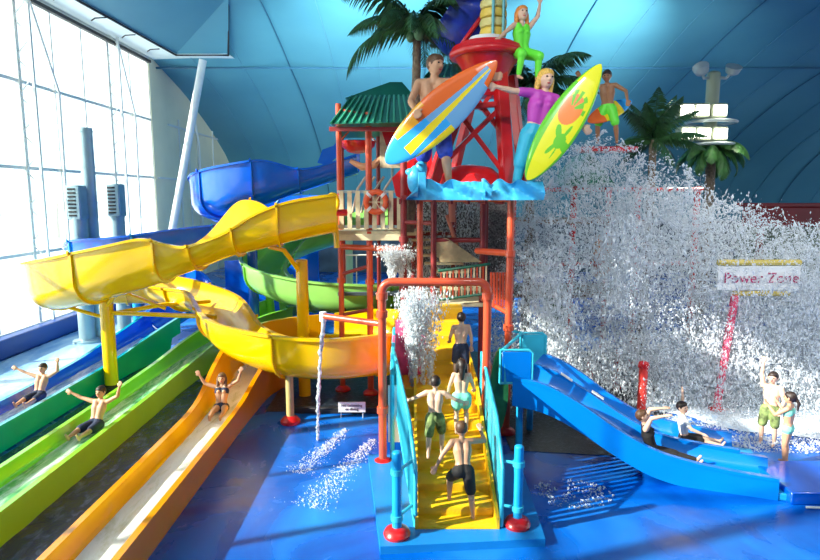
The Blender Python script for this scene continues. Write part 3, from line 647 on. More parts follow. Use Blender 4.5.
mb = MB(); A = at(404, 300, 17.2); B = at(508, 200, 17.2); mb.box(((A.x+B.x)/2, 17.2, (A.z+B.z)/2), (B.x-A.x, .06, B.z-A.z)); mb.build('spray_backdrop', mat('mottled_backdrop', (.16, .15, .15), .7, noise_s=22, noise_a=.9), tower)  # added dark mottled panel, stands in for the grey spray behind the tower
mb = MB(); A = at(388, 238, 15.6); B = at(416, 198, 15.6); mb.box(((A.x+B.x)/2, 15.6, (A.z+B.z)/2), (B.x-A.x, .06, B.z-A.z)); mb.build('red_panel', mat('wine_panel', (.25, .01, .02), .5), tower)
for (a, b_, r_) in (((452, 198), (452, 222), .09), ((447, 215), (462, 262), .05)): mb = MB(); mb.tube([at(a[0], a[1], 14.8), at(b_[0], b_[1], 14.8)], r_, 10); mb.build('drain_pipe', mat('salmon_pipe', (.7, .25, .16), .4), tower)
for q in range(4):
    mb = MB(); x = at(352+q*9, 185, 15.4).x; mb.tube([(x, 15.4, 4.6), (x+.15, 15.3, 5.2), (x+.35, 15.4, 5.5)], .03, 8); mb.build('hose', mat('pale_hose', (.6, .5, .4), .5), tower)
# front arch sprayer pipe
t = thing('spray_arch', 'orange red pipe arch standing over the stairs, round red foot', 'spray arch', fl(383, 466))
b = fl(383, 466); zt = at(383, 282, b.y).z; xr = at(488, 280, b.y).x
mb = MB(); r = .18; P = [(b.x, b.y, .1), (b.x, b.y, zt-r)]+[(b.x+r-r*math.cos(a), b.y, zt-r+r*math.sin(a)) for a in np.linspace(.2, PI/2, 6)]+[(xr-r+r*math.sin(a), b.y, zt-r+r*math.cos(a)) for a in np.linspace(0, 1.4, 6)]+[(xr, b.y, zt-r), (xr, b.y, .3)]
mb.tube(P, .075, 16); mb.build('pipe', pipe, t)
for (x, z) in ((b.x, zt-.25), (xr, zt-.25), (b.x, 2.9), (b.x, 1.1)):
    mb = MB(); mb.tube([(x, b.y, z-.06), (x, b.y, z+.06)], .105, 16); mb.build('collar', pipe, t)
mb = MB(); mb.lathe([(.2, 0), (.21, .05), (.16, .12), (.08, .16)], b); mb.build('foot', redp, t)
mb = MB(); nz = at(323, 316, 11.4); mb.tube([(b.x, b.y, nz.z), (nz.x, 11.4, nz.z)], .06, 12); arm = mb.build('side_arm', pipe, t)
mb = MB(); mb.tube([(nz.x, 11.4, nz.z+.08), (nz.x, 11.4, nz.z-.1)], .07, 12); mb.build('nozzle', white, arm)

# green roofs
def hip(name, label, pts_low, pts_high, th, ribs=True):
    t = thing(name, label, 'roof', pts_low[0]); q = [V(p) for p in pts_low]; h = [V(p) for p in pts_high]; mb = MB()
    n = len(q); vs = q+h; fs = [(i, (i+1) % n, n+(i+1) % n, n+i) for i in range(n)]+[tuple(range(n)), tuple(range(n, 2*n))]
    mb.add(vs, fs); o = mb.build('roof_panel', roofg, t, smooth=False)
    rb = MB()
    if ribs:
        for i in range(n):
            a, b_, c, d = q[i], q[(i+1) % n], h[(i+1) % n], h[i]; m = max(4, int((b_-a).length/.16))
            for k in range(m+1): s_ = k/m; rb.tube([a.lerp(b_, s_)+V((0, -.01, .02)), d.lerp(c, s_)+V((0, -.01, .02))], .028, 6)
        rb.build('standing_seam', mat('green_seam', (.05, .36, .22), .35), o)
    return t
a, b_ = at(331, 124, 14.3), at(416, 122, 14.0); c, d = at(408, 96, 15.8), at(352, 97, 15.8)
hip('tower_roof', 'green ribbed metal roof over the left deck of the tower', [a, b_, (b_.x, 17.6, b_.z), (a.x-.1, 17.6, a.z)], [d, c, c+V((0, .3, 0)), d+V((0, .3, 0))], .05)
mb = MB(); mb.box((-.95, 14.45, a.z-.1), (1.9, .05, .1)); tag(mb.build('fascia_board', dkpipe), 'dark red board under the eave of the left green roof', 'board')
a, b_ = at(345, 98, 17.2), at(416, 98, 17.2); c = at(402, 82, 17.8)
hip('tower_roof', 'dark green peaked roof behind the ribbed one', [a, b_, (b_.x, 20, b_.z), (a.x, 20, a.z)], [c+V((-.35, 0, 0)), c, c+V((0, 1, 0)), c+V((-.35, 1, 0))], .05, False)
a, b_ = at(425, 78, 15.5), at(470, 76, 15.5); c, d = at(465, 64, 16.5), at(437, 64, 16.5)
hip('tower_roof', 'small green roof between the surfer statue and bucket tower', [a, b_, (b_.x, 18, b_.z), (a.x, 18, a.z)], [d, c, c+V((0, .3, 0)), d+V((0, .3, 0))], .05)

# life ring on the fence
c = at(376, 202, 14.5); R0 = Matrix.Rotation(PI/2, 3, 'X')
t = thing('life_ring', 'orange red life ring hanging on the cream fence', 'life ring', c); mb = MB()
mb.tube([c+R0 @ V((.24*math.cos(a), .24*math.sin(a), 0)) for a in np.linspace(0, 2*PI, 29)], .07, 12, cap=False); mb.build('ring', mat('ring_orange', (.85, .13, .04), .4), t)
for k in range(4):
    a = PI/4+k*PI/2; p = c+R0 @ V((.24*math.cos(a), .24*math.sin(a), 0)); tg = R0 @ V((-math.sin(a), math.cos(a), 0))
    mb = MB(); mb.tube([p-tg*.035, p+tg*.035], .08, 12); mb.build('band', white, t)
mb = MB()
for k in range(6):
    a = k*PI/3; mb.tube([c+V((0, -.02, 0)), c+V((.17*math.cos(a), -.02, .17*math.sin(a)))], .012, 6)
mb.build('rope', cream, t)
# yellow valve wheel and pipe at the left edge of the tower
c = at(333, 212, 14.3); t = thing('pipe_ring', 'yellow ring pipe fixed at the left corner of the deck', 'pipe', c); mb = MB()
mb.tube([c+V((.0+.12*math.cos(a), 0, .22+.2*math.sin(a))) for a in np.linspace(0, 2*PI, 20)], .05, 10, cap=False); mb.build('ring', yellow, t)
mb = MB(); mb.tube([c+V((.05, 0, -.1)), c+V((.08, 0, -.85))], .07, 10); mb.build('pipe', yellow, t)
mb = MB(); mb.tube([c+V((-.15, 0, -.02)), c+V((.3, .2, -.02))], .08, 12); mb.build('hub', redp, t)
# red tipping bowls under the roof
for (px, py, lab) in ((358, 146, 'red tipping bowl hanging under the green roof'),):
    c = at(px, py, 15.6); t = thing('tipping_bowl', lab, 'bucket', c)
    mb = MB(); mb.lathe([(.02, -.2), (.25, -.16), (.42, -.02), (.46, .1), (.42, .12), (.36, .0), (.02, -.1)], c); mb.build('bowl', redp, t)
    mb = MB(); mb.tube([c+V((-.46, 0, .1)), c+V((0, 0, .62)), c+V((.46, 0, .1))], .025, 6); mb.build('hanger', pipe, t)
c = at(366, 163, 15.4); mb = MB(); mb.tube([c+V((-.4, 0, .05)), c+V((-.1, 0, -.1)), c+V((.2, 0, -.05)), c+V((.4, 0, .15))], [.05, .1, .1, .05], 10); tag(mb.build('tipping_chute', mat('peach', (.75, .38, .2), .5)), 'peach coloured chute below the red tipping bowl', 'chute')

# ================================================================== WAVE AND BUCKET TOWER
def wave(px0, px1, pyt, pyb, Y, label, seed, tip):
    r = random.Random(seed); mb = MB(); n = 80; A = at(px0, pyb, Y); B = at(px1, pyb, Y); zb = A.z; zt = at(px0, pyt, Y).z-zb; vs = []; rows = 7
    for i in range(n+1):
        u = i/n; x = A.x+(B.x-A.x)*u
        h = zt*(.74+.16*abs(math.sin(u*9+seed))+.07*math.sin(u*23+1.3))
        if tip and u < .16: h = zt*(.05+.6*(u/.16)); 
        if tip and .16 <= u < .26: h = zt*1.25
        y0 = Y-.28
        for j in range(rows+1):
            v = j/rows; vs.append((x, y0+.10*math.sin(v*PI*1.6+u*9)+.06*v, zb+h*v))
        for j in range(rows, -1, -1):
            v = j/rows; vs.append((x, y0+.28+.06*math.sin(v*6), zb+h*v))
    k = 2*(rows+1); mb.add(vs, [(i*k+j, i*k+(j+1) % k, (i+1)*k+(j+1) % k, (i+1)*k+j) for i in range(n) for j in range(k)]+[tuple(range(k)), tuple(n*k+j for j in range(k))])
    return tag(mb.build('wave_sculpture', wavem), label, 'sculpture')
wave(406, 483, 178, 200, 12.2, 'painted blue wave crest under the boy surfer statue', 2, True)
wave(481, 541, 178, 200, 12.1, 'painted blue wave crest under the girl surfer statue', 5, False)
mb = MB(); c = at(416, 180, 12.4); mb.ell(c, (.18, .15, .3)); mb.ell(c+V((.1, 0, .22)), (.13, .1, .16)); mb.ell(c+V((-.1, 0, .16)), (.12, .1, .08)); tag(mb.build('wave_curl', wavem), 'curled blue wave top at the left beside the boy surfer', 'sculpture')
bt = thing('bucket_tower', 'tall red splayed frame carrying the tipping bucket', 'tower', at(470, 195, 13.4))
Yb = 13.4
def leg(a, b, y0, y1, wd=.24):
    A = at(a[0], a[1], y0); B = at(b[0], b[1], y1); d = B-A; rot = d.to_track_quat('Z', 'Y').to_matrix()
    mb = MB(); mb.box((A+B)/2, (wd, wd*.8, d.length), rot); mb.build('leg', redp, bt)
leg((428, 196), (472, 70), 12.7, 13.2, .27); leg((508, 196), (499, 58), 12.7, 13.1, .27)
leg((450, 190), (478, 75), 14.3, 13.8, .2); leg((524, 192), (512, 75), 14.3, 13.8, .2)
def brace(a, b, y0, y1, wd=.14):
    A = at(a[0], a[1], y0); B = at(b[0], b[1], y1); d = B-A; rot = d.to_track_quat('Z', 'Y').to_matrix()
    mb = MB(); mb.box((A+B)/2, (wd, wd*.7, d.length), rot); mb.build('brace', redp, bt)
brace((444, 163), (500, 108), 12.8, 13.0); brace((458, 112), (503, 172), 12.95, 12.85); brace((460, 108), (500, 104), 13.0, 13.0, .16); brace((466, 85), (498, 128), 13.1, 13.1); brace((480, 110), (500, 80), 13.1, 13.1, .12)
c = at(487, 56, 13.3)
mb = MB(); mb.lathe([(.3, -.85), (.40, -.55), (.55, -.25), (.68, -.06), (.78, .06), (.74, .16), (.6, .2), (.58, .24), (.02, .24)], c, 30); mb.build('crown', redp, bt)
mb = MB(); mb.tube([c+V((.72*math.cos(a), .72*math.sin(a), .02)) for a in np.linspace(0, 2*PI, 33)], .09, 10, cap=False); mb.build('crown_rim', redp, bt)
mb = MB(); mb.lathe([(.36, .24), (.4, .28), (.38, .36), (.3, .37)], c, 24); mb.build('collar', white, bt)
mb = MB(); d = at(470, 186, 13.3); mb.lathe([(.7, -.12), (.76, 0), (.68, .22), (.45, .4), (.02, .47)], d, 30); tag(mb.build('water_dome', redp, base=d), 'glossy red dome at the foot of the bucket tower', 'dome')
# barrel
b0 = c+V((.12, 0, .36)); t = thing('barrel', 'yellow bulging barrel with teal straps on top of the red tower', 'barrel', b0)
for k in range(4):
    mb = MB(); mb.lathe([(.22, k*.19), (.27, k*.19+.02), (.29, k*.19+.09), (.27, k*.19+.17), (.22, k*.19+.19)], b0, 22); mb.build('barrel_ring', mat('barrel_yellow', (.80, .56, .08), .4) if k % 2 == 0 else mat('barrel_cream', (.72, .62, .22), .4), t)
for a in (-PI/2-.15, -PI/2+.6):
    mb = MB(); mb.tube([b0+V((.31*math.cos(a), .31*math.sin(a), z)) for z in (0, .3, .6, .76)], .03, 8); mb.build('strap', mat('teal_strap', (.08, .42, .46), .4), t)
# big blue tipping bucket tilted, top left of the tower
c = at(471, 22, 14.6); t = thing('tipping_bucket', 'huge dark blue round bucket with a red band at the top', 'bucket', c)
rot = Matrix.Rotation(-.9, 3, 'Y')
mb = MB(); mb.lathe([(.05, -.75), (.5, -.66), (.85, -.3), (.92, .1), (.85, .5), (.78, .5), (.82, .1), (.7, -.25), (.05, -.6)], c, 28, rot); mb.build('bucket_shell', mat('deep_blue', (.01, .03, .35), .3, noise_s=4, noise_a=.5, coat=.4), t)
mb = MB(); mb.tube([c+rot @ V((.90*math.cos(a), .90*math.sin(a), -.2)) for a in np.linspace(0, 2*PI, 33)], .05, 8, cap=False); mb.build('band', redp, t)

# ================================================================== SURFBOARDS
def board_mat(name, cols, scale=(1, 1, 1), rot=0, waveform='stripe'):
    m = bpy.data.materials.new(name); m.use_nodes = True; nt = m.node_tree; b = nt.nodes['Principled BSDF']; L = nt.links.new
    b.inputs['Roughness'].default_value = .25; b.inputs['Coat Weight'].default_value = .5
    return m, nt, b
def surfboard(label, p0, p1, width, nrm, mats, colf, Y=None):
    p0, p1 = V(p0), V(p1); ax = (p1-p0); L = ax.length; ax.normalize(); nrm = V(nrm); nrm = (nrm-ax*nrm.dot(ax)).normalized(); sd = ax.cross(nrm)
    n = 230; m = 110; vs = []; mb = MB(); fs = []; mi = []
    def hw(u): return width/2*max(0.0, math.sin(PI*min(1, max(0, u))**.92))**.62
    for side in (1, -1):
        for i in range(n+1):
            u = i/n; wv = max(hw(u), 1e-3)
            for j in range(m+1):
                s_ = j/m*2-1; th = .055*math.sqrt(max(0, 1-s_**4))*min(1, 6*min(u+.02, 1.02-u))
                vs.append(p0+ax*(L*u)+sd*(wv*s_)+nrm*(side*th))
    o = (n+1)*(m+1)
    for i in range(n):
        for j in range(m):
            u = (i+.5)/n; s_ = (j+.5)/m*2-1
            a = i*(m+1)+j; fs.append((a, a+1, a+m+2, a+m+1)); mi.append(colf(u, s_, s_*hw(u)/(width/2)))
            fs.append((o+a, o+a+m+1, o+a+m+2, o+a+1)); mi.append(0)
    mb.v = [tuple(v) for v in vs]; mb.f = fs; mb.m = mi
    t = thing('surfboard', label, 'surfboard', p0)
    mb.build('board', mats, t)
    f = MB(); q = p0+ax*.28; f.prism([(0, 0), (.2, 0), (.05, .18)], q-nrm*.05, ax, -nrm, .02); f.build('fin', mats[0], t)
bo, br_, bb, by, bl = mat('board_orange', (.95, .42, .02), .25, coat=.5), mat('board_red_orange', (.92, .16, .02), .25, coat=.5), mat('board_blue', (.04, .40, .85), .25, coat=.5), mat('board_yellow', (.95, .72, .02), .25, coat=.5), mat('board_grey_blue', (.18, .42, .68), .25, coat=.5)
def c1(u, s_, x):
    # fan of rays spreading from the nose towards the tail
    if u > .93-.0*abs(x) or (u > .84 and x > .35-.4*(u-.84)*6): return 1
    if u > .80 and x < -.15: return 1
    if u < .16: return 2
    k = x/(1.06-u)*.8
    if k < -.95: return 0 if u < .45 else 1
    if k < -.35: return 0 if u < .35 else (1 if u < .8 else 4)
    if k < .05: return 4 if u > .4 else 2
    if k < .45: return 3
    return 4 if u > .5 else 2 if x < .7 else 3
surfboard('surfboard with orange, blue and yellow rays held by the boy statue', at(386, 163, 12.0), at(497, 61, 11.9), .86, (0.1, -1, .15), [bo, br_, bb, by, bl], c1)
gg, gy = mat('board_green', (.16, .62, .03), .25, coat=.5), mat('board_lemon', (.88, .86, .02), .25, coat=.5)
go = mat('board_pineapple', (.95, .25, .03), .3, coat=.5)
def c2(u, s_, x):
    if abs(s_) > .86 or (s_ < -.60 and u < .8): return 0
    d = math.hypot((u-.60)*2.9, (x+.05)*.62)
    if d < .36:
        g = math.atan2(x+.05, (u-.60)*3); return 0 if (math.sin(g*7) > .15 and (u-.60) > .0 and d > .1 and d < .36 and abs(g) < 1.3) else 2
    if d < .46 and (u > .6): return 0 if math.sin(math.atan2(x+.05, (u-.6)*3)*9) > -.1 else 1
    d2 = math.hypot((u-.36)*3.0, (x-.35)*.6); g2 = math.atan2(x-.35, (u-.36)*3.0)
    if d2 < .18+.26*max(0, math.sin(g2*4.5)): return 0
    return 1
surfboard('yellow surfboard with green border and orange fruit beside the girl statue', at(527, 180, 11.8), at(601, 64, 12.0), .72, (-.1, -1, .1), [gg, gy, go], c2)
surfboard('dark surfboard carried by the far small statue at right', at(588, 122, 16.0), at(632, 100, 16.6), .5, (0, -1, .5), [bo, br_, bb, by, bl], lambda u, s_, x: 1 if u < .3 else 2 if u > .7 else 3)

# ================================================================== FIGURES
def figure(name, label, category, Ht, loc, rz, P, skinm, clothes=(), hair=None, hairstyle='short', headk=1.0, group=None, hdir=(0, 1, 0), vox=.0060, female=False):
    """P: pel (hip centre, unit height), sp (spine dir), ax (shoulder axis), hx (hip axis), la/ra ((upper),(fore)), ll/rl ((thigh),(shin),(foot)), hd (head up dir), fc (face dir)"""
    t = thing(name, label, category, loc, group); M = Matrix.Rotation(rz, 3, 'Z'); loc = V(loc)
    N = lambda v: V(v).normalized()
    pel = V(P.get('pel', (0, 0, .5))); sp = N(P.get('sp', (0, 0, 1))); ax = N(P.get('ax', (1, 0, 0))); ax = (ax-sp*ax.dot(sp)).normalized(); hx = N(P.get('hx', (1, 0, 0)))
    fr = sp.cross(ax)*1.0    # forward
    waist = pel+sp*.10+V((0, 0, 0)); chest = pel+sp*.22; sh = pel+sp*.305; neck = pel+sp*.345
    hd = N(P.get('hd', sp)); fc = N(P.get('fc', fr)); fc = (fc-hd*fc.dot(hd)).normalized(); head = neck+hd*(.075*headk+.008)
    sw = .098 if female else .108
    J = {}
    for k, sg in (('l', -1), ('r', 1)):
        s0 = sh+ax*sw*sg; ua, fa = [N(q) for q in P.get(k+'a', ((sg*.2, 0, -1), (sg*.1, .1, -1)))]
        el = s0+ua*.165; wr = el+fa*.14; J[k+'s'], J[k+'e'], J[k+'w'], J[k+'f'] = s0, el, wr, fa
        h0 = pel+hx*.052*sg; th, shn, ft = [N(q) for q in P.get(k+'l', ((sg*.05, 0, -1), (0, 0, -1), (sg*.2, 1, 0)))]
        kn = h0+th*.235; an = kn+shn*.225; J[k+'h'], J[k+'k'], J[k+'n'], J[k+'t'] = h0, kn, an, ft
    W = lambda p: loc+M @ (V(p)*Ht)
    def mk(caps, ells, nm, m, vx, sm=3, par=t):
        mb = MB()
        for a, ra, b, rb in caps: mb.caps(W(a), ra*Ht, W(b), rb*Ht)
        for c_, r_, rt in ells: mb.ell(W(c_), tuple(q*Ht for q in r_), M @ rt)
        o = mb.build(nm, m, par, smooth=False)
        md = o.modifiers.new('r', 'REMESH'); md.mode = 'VOXEL'; md.voxel_size = vx*Ht
        s2 = o.modifiers.new('s', 'SMOOTH'); s2.factor = .5; s2.iterations = sm
        dg = bpy.context.evaluated_depsgraph_get(); me = bpy.data.meshes.new_from_object(o.evaluated_get(dg)); o.modifiers.clear(); old = o.data; o.data = me; bpy.data.meshes.remove(old)
        me.materials.clear(); me.materials.append(m); me.shade_smooth(); return o
    caps = []; E = []
    for sg in (-1, 1):
        caps += [(pel+hx*.038*sg, .062, waist+ax*.028*sg, .05), (waist+ax*.028*sg, .05, chest+ax*.042*sg, .062), (chest+ax*.042*sg, .062, sh+ax*.05*sg-sp*.015, .045), (sh+ax*.03*sg, .035, sh+ax*sw*sg, .032)]
        if female: caps.append((chest+ax*.04*sg+fr*.045+sp*.01, .032, chest+ax*.04*sg+fr*.02, .04))
    caps.append((sh, .034, neck+hd*.01, .029))
    hs = headk; xr = hd.cross(fc)*-1; RH = Matrix((xr, fc, hd)).transposed()
    E += [(head, (.052*hs, .064*hs, .068*hs), RH), (head-hd*.035*hs+fc*.018*hs, (.036*hs, .038*hs, .034*hs), RH), (head+fc*.066*hs-hd*.008*hs, (.009*hs, .014*hs, .014*hs), RH)]
    for sg in (-1, 1): E.append((head+xr*.053*hs*sg-hd*.003, (.008*hs, .013*hs, .019*hs), RH))
    for k, sg in (('l', -1), ('r', 1)):
        s0, el, wr, fa = J[k+'s'], J[k+'e'], J[k+'w'], J[k+'f']
        caps += [(s0, .034, s0.lerp(el, .5), .029), (s0.lerp(el, .5), .029, el, .023), (el, .024, el.lerp(wr, .35), .024), (el.lerp(wr, .35), .024, wr, .016)]
        # hand: palm, four fingers, thumb
        side = fa.cross(fr if abs(fa.dot(fr)) < .85 else sp).normalized(); pn = fa.cross(side).normalized()
        palm = wr+fa*.035
        caps += [(wr, .015, palm+side*.010, .0165), (wr, .015, palm-side*.010, .0165)]
        for q, (o_, ln) in enumerate(((-.020, .036), (-.007, .043), (.007, .040), (.020, .031))):
            b0 = palm+side*o_+fa*.006; b1 = b0+(fa+side*o_*6).normalized()*ln*.55; b2 = b1+(fa+side*o_*6+pn*.45).normalized()*ln*.55
            caps += [(b0, .0092, b1, .0086), (b1, .0086, b2, .0074)]
        th0 = wr+fa*.012-side*.014*1; th1 = th0+(fa*.6-side*1).normalized()*.022; th2 = th1+(fa*1-side*.5).normalized()*.02
        caps += [(th0, .010, th1, .0088), (th1, .0088, th2, .0072)]
        h0, kn, an, ft = J[k+'h'], J[k+'k'], J[k+'n'], J[k+'t']
        caps += [(h0, .058, h0.lerp(kn, .5), .046), (h0.lerp(kn, .5), .046, kn, .033), (kn, .034, kn.lerp(an, .3)-fr*.006, .035), (kn.lerp(an, .3)-fr*.006, .035, an, .020),
                 (an, .021, an+ft*-.012+V((0, 0, -.018)), .02), (an+V((0, 0, -.018)), .02, an+ft*.085+V((0, 0, -.026)), .014)]
    body = mk(caps, E, 'body', skinm, vox, 2)
    # eyes + mouth
    mb = MB()
    for sg in (-1, 1): mb.ell(W(head+xr*.02*hs*sg+fc*.0575*hs+hd*.008*hs), tuple(q*Ht*hs for q in (.008, .006, .006)), M @ RH)
    mb.build('eyes', eyew, t)
    mb = MB(); mb.ell(W(head+fc*.055*hs-hd*.036*hs), tuple(q*Ht*hs for q in (.015, .006, .005)), M @ RH); mb.build('mouth', lipm, t)
    if hair:
        cp = []; el_ = [(head+hd*.012*hs-fc*.012*hs, (.060*hs, .066*hs, .067*hs), RH), (head+hd*.035*hs+fc*.022*hs, (.048*hs, .036*hs, .036*hs), RH)]
        if hairstyle == 'long':
            bk = head-fc*.045*hs
            cp += [(bk, .045*hs, bk-sp*.10-fr*.02, .035*hs), (bk-sp*.10-fr*.02, .035*hs, bk-sp*.18-fr*.015, .018*hs)]
            for sg in (-1, 1): cp.append((head+xr*.05*hs*sg-fc*.01, .022*hs, head+xr*.055*hs*sg-sp*.12, .02*hs))
        if hairstyle == 'ponytail':
            bk = head-fc*.06*hs+hd*.01
            cp += [(bk, .022, bk-fc*.04-sp*.07, .022), (bk-fc*.04-sp*.07, .022, bk-fc*.03-sp*.17, .01)]
        mk(cp, el_, 'hair', hair, .009, 2)
    for kind, m in clothes:
        cp = []; e2 = []
        if kind in ('shorts', 'skirt', 'trousers', 'briefs'):
            cut = {'shorts': .85, 'skirt': .45, 'trousers': 1, 'briefs': .08}[kind]
            for sg in (-1, 1): cp.append((pel+hx*.038*sg-sp*.0, .071, pel+sp*.045+ax*.030*sg, .062 if kind != 'briefs' else .06))
            for k in 'lr':
                h0, kn, an = J[k+'h'], J[k+'k'], J[k+'n']; f = .012 if kind != 'skirt' else .028
                cp.append((h0, .058+f, h0.lerp(kn, cut), .047+f if cut > .4 else .06))
                if kind == 'trousers': cp += [(kn, .042, kn.lerp(an, .3), .042), (kn.lerp(an, .3), .042, kn.lerp(an, .93), .03)]
            if kind == 'skirt': cp.append((pel, .08, J['lh'].lerp(J['rk'], .3), .088))
        if kind in ('top', 'suit', 'bikini'):
            for sg in (-1, 1):
                if kind == 'bikini': cp.append((chest+ax*.045*sg+sp*.012, .066, chest+ax*.045*sg+sp*.03, .064))
                else:
                    cp += [(waist+ax*.028*sg, .058, chest+ax*.042*sg, .070), (chest+ax*.042*sg, .070, sh+ax*.05*sg-sp*.015, .052)]
                    if female: cp.append((chest+ax*.04*sg+fr*.047+sp*.01, .036, chest+ax*.04*sg+fr*.02, .045))
                if kind == 'suit': cp.append((pel+hx*.038*sg, .071, waist+ax*.028*sg, .058))
            if kind == 'top' :
                for k in 'lr': cp += [(J[k+'s'], .041, J[k+'s'].lerp(J[k+'e'], .6), .036), (sh, .043, J[k+'s'], .041)]
        mk(cp, e2, kind, m, .009, 2)
    return t
UP = (0, 0, 1)
# --- statues
figure('surfer_statue', 'statue of a bare-chested boy surfer in blue shorts holding a striped surfboard', 'statue', 2.85, at(436, 198, 12.5)+V((-.05, 0, 0)), PI-.15,
       dict(la=((-1, .3, -.2), (-.9, .3, .2)), ra=((.32, .55, -.9), (-.35, .75, -.55)), ll=((-.2, .45, -1), (-.1, -.5, -1), (-.1, 1, 0)), rl=((.12, .05, -1), (.0, -.05, -1), (.1, 1, 0)), hd=(-.1, 0, 1), fc=(-.75, .7, 0)), skin, [('shorts', clothbl)], hairbr, 'short', 1.0, vox=.0075)
figure('surfer_statue', 'statue of a blonde girl in a purple top leaning by the yellow board', 'statue', 2.5, at(523, 196, 12.2)+V((-.02, 0, 0)), PI+.1,
       dict(pel=(-.09, 0, .485), sp=(-.22, 0, 1), ax=(1, 0, .1), ra=((1, .2, .05), (1, .15, .18)), la=((-.6, .2, -.7), (-.7, .3, -.7)), ll=((.32, .15, -1), (.02, -.15, -1), (0, 1, -.2)), rl=((.25, .0, -1), (.2, 0, -1), (.1, 1, -.2)), hd=(-.05, 0, 1), fc=(-.15, 1, 0)), skin2, [('trousers', clothjean), ('top', clothm)], blond, 'long', 1.1, female=True, vox=.0075)
figure('girl_statue', 'statue of a ginger girl in a bright green suit sitting on the tower rim', 'statue', 1.8, at(521, 62, 13.0)+V((0, 0, -.72)), PI+.35,
       dict(pel=(.0, 0, .5), sp=(-.05, -.1, 1), ra=((.35, .1, 1), (.1, .1, 1)) if False else ((.8, .2, -.6), (.6, .3, -.5)), la=((-.6, .1, .75), (-.1, .1, 1)), ll=((-.25, 1, -.35), (.05, -.05, -1), (0, 1, -.3)), rl=((.3, 1, -.3), (.1, -.1, -1), (0, 1, -.3)), fc=(.1, 1, 0)), skin2, [('suit', clothgreen), ('trousers', clothgreen)] , ginger, 'long', 1.25, female=True)
figure('surfer_statue', 'small far statue of a tanned surfer in green shorts behind the yellow board', 'statue', 1.9, at(606, 146, 16.2), PI-.4,
       dict(la=((-.8, 0, -.5), (-.2, .4, -1)), ra=((.9, 0, .4), (.7, 0, .7)), ll=((-.3, .2, -1), (-.1, -.3, -1), (-.1, 1, 0)), rl=((.3, .2, -1), (.0, -.3, -1), (.1, 1, 0)), sp=(.05, .2, 1)), skin3, [('shorts', clothgreen)], hairb, 'short', 1.1)
tag(MB().box(at(606, 150, 16.2), (1.4, .8, .12)).build('statue_platform', redp), 'red platform under the small far surfer statue', 'platform')
# --- children on the stairs (backs to the camera)
def stepz(y): 
    z = .16
    for a, b in STEP:
        if y >= a: z = b
    return z
p = V((.83, 8.7, .32)); 
figure('person', 'boy in black swim shorts stepping up at the foot of the stairs', 'person', 1.45, (.82, 8.62, .17), .18,
       dict(pel=(0, .03, .47), sp=(.04, .38, 1), la=((-.75, -.1, -.9), (-.65, -.25, -1)), ra=((.9, .25, -.15), (-.05, .6, .35)), ll=((-.25, .95, -.75), (-.05, -.15, -1), (0, 1, 0)), rl=((.08, -.25, -1), (.05, -.25, -1), (0, 1, -.3)), hd=(0, .35, 1), fc=(0, 1, -.3)), skin, [('shorts', clothb)], hairbr, 'short', 1.12, vox=.006)
figure('person', 'boy in camouflage shorts striding up the left of the stairs', 'person', 1.38, (.42, 9.75, .62), -.1,
       dict(pel=(0, .03, .48), sp=(0, .12, 1), la=((-.9, .1, -.5), (-.55, .6, -.4)), ra=((.9, .1, -.55), (.6, .5, -.35)), ll=((-.08, -.35, -1), (.0, -.5, -1), (0, 1, -.3)), rl=((.15, .35, -1), (.0, -.3, -1), (0, 1, 0)), fc=(0, 1, 0)), skin2, [('shorts', clotho)], hairb, 'short', 1.12)
figure('person', 'girl in a mint skirted swimsuit climbing the stairs with long dark hair', 'person', 1.36, (.92, 10.35, .76), .05,
       dict(sp=(0, .08, 1), la=((-.35, .1, -1), (-.1, .4, -.9)), ra=((.4, .2, -1), (.2, .7, -.6)), ll=((-.05, .1, -1), (.0, -.2, -1), (0, 1, 0)), rl=((.1, .3, -1), (.0, -.3, -1), (0, 1, 0))), skin2, [('skirt', clothg)], hairb, 'long', 1.12, female=True)
figure('person', 'bare-backed boy in dark shorts standing highest on the stairs', 'person', 1.4, (1.02, 11.75, 1.30), .2,
       dict(la=((-.25, .3, -1), (.2, .9, -.6)), ra=((.3, 0, -1), (.1, .2, -1)), ll=((-.05, .25, -1), (.0, -.3, -1), (0, 1, 0)), rl=((.1, -.05, -1), (.0, -.15, -1), (0, 1, 0))), skin2, [('shorts', clothn)], hairb, 'short', 1.1)
# --- riders in the lanes: sitting facing the camera with arms up
def rider(label, x, y, z, rz, la, ra, skinm, clothes, hair, hs, female=False, Ht=1.45, lean=(0, -.35, 1)):
    figure('person', label, 'person', Ht, (x, y, z), rz, dict(pel=(0, 0, .06), sp=lean, la=la, ra=ra, ll=((-.12, 1, .02), (.03, 1, -.02), (0, .5, 1)), rl=((.12, 1, .06), (-.03, 1, -.06), (0, .5, 1)), fc=(0, 1, -.1), hd=(0, -.05, 1)), skinm, clothes, hair, hs, 1.1, female=female)
q = fl(218, 404, .3)
rider('girl in a dark bikini with both arms raised in the orange lane', -4.12, 12.6, .36, PI+.1, ((-.9, 0, .55), (-.35, .1, 1)), ((.9, 0, .35), (.5, .1, 1)), skin, [('bikini', clothn), ('briefs', clothn)], hairbr, 'long', True)
rider('boy riding down the lime lane with both arms spread up', -6.35, 11.6, .36, PI-.1, ((-.9, 0, .5), (-.35, .1, 1)), ((.95, 0, .25), (.9, .1, .5)), skin, [('shorts', clothn)], hairb, 'short', False, 1.5, (0, -.5, 1))
rider('boy in the farthest teal lane with arms raised', -8.6, 13.4, .36, PI, ((-.8, 0, .5), (-.15, .1, 1)), ((.95, 0, .35), (.9, .1, .5)), skin, [('shorts', clothn)], hairb, 'short', False, 1.45, (0, -.5, 1))
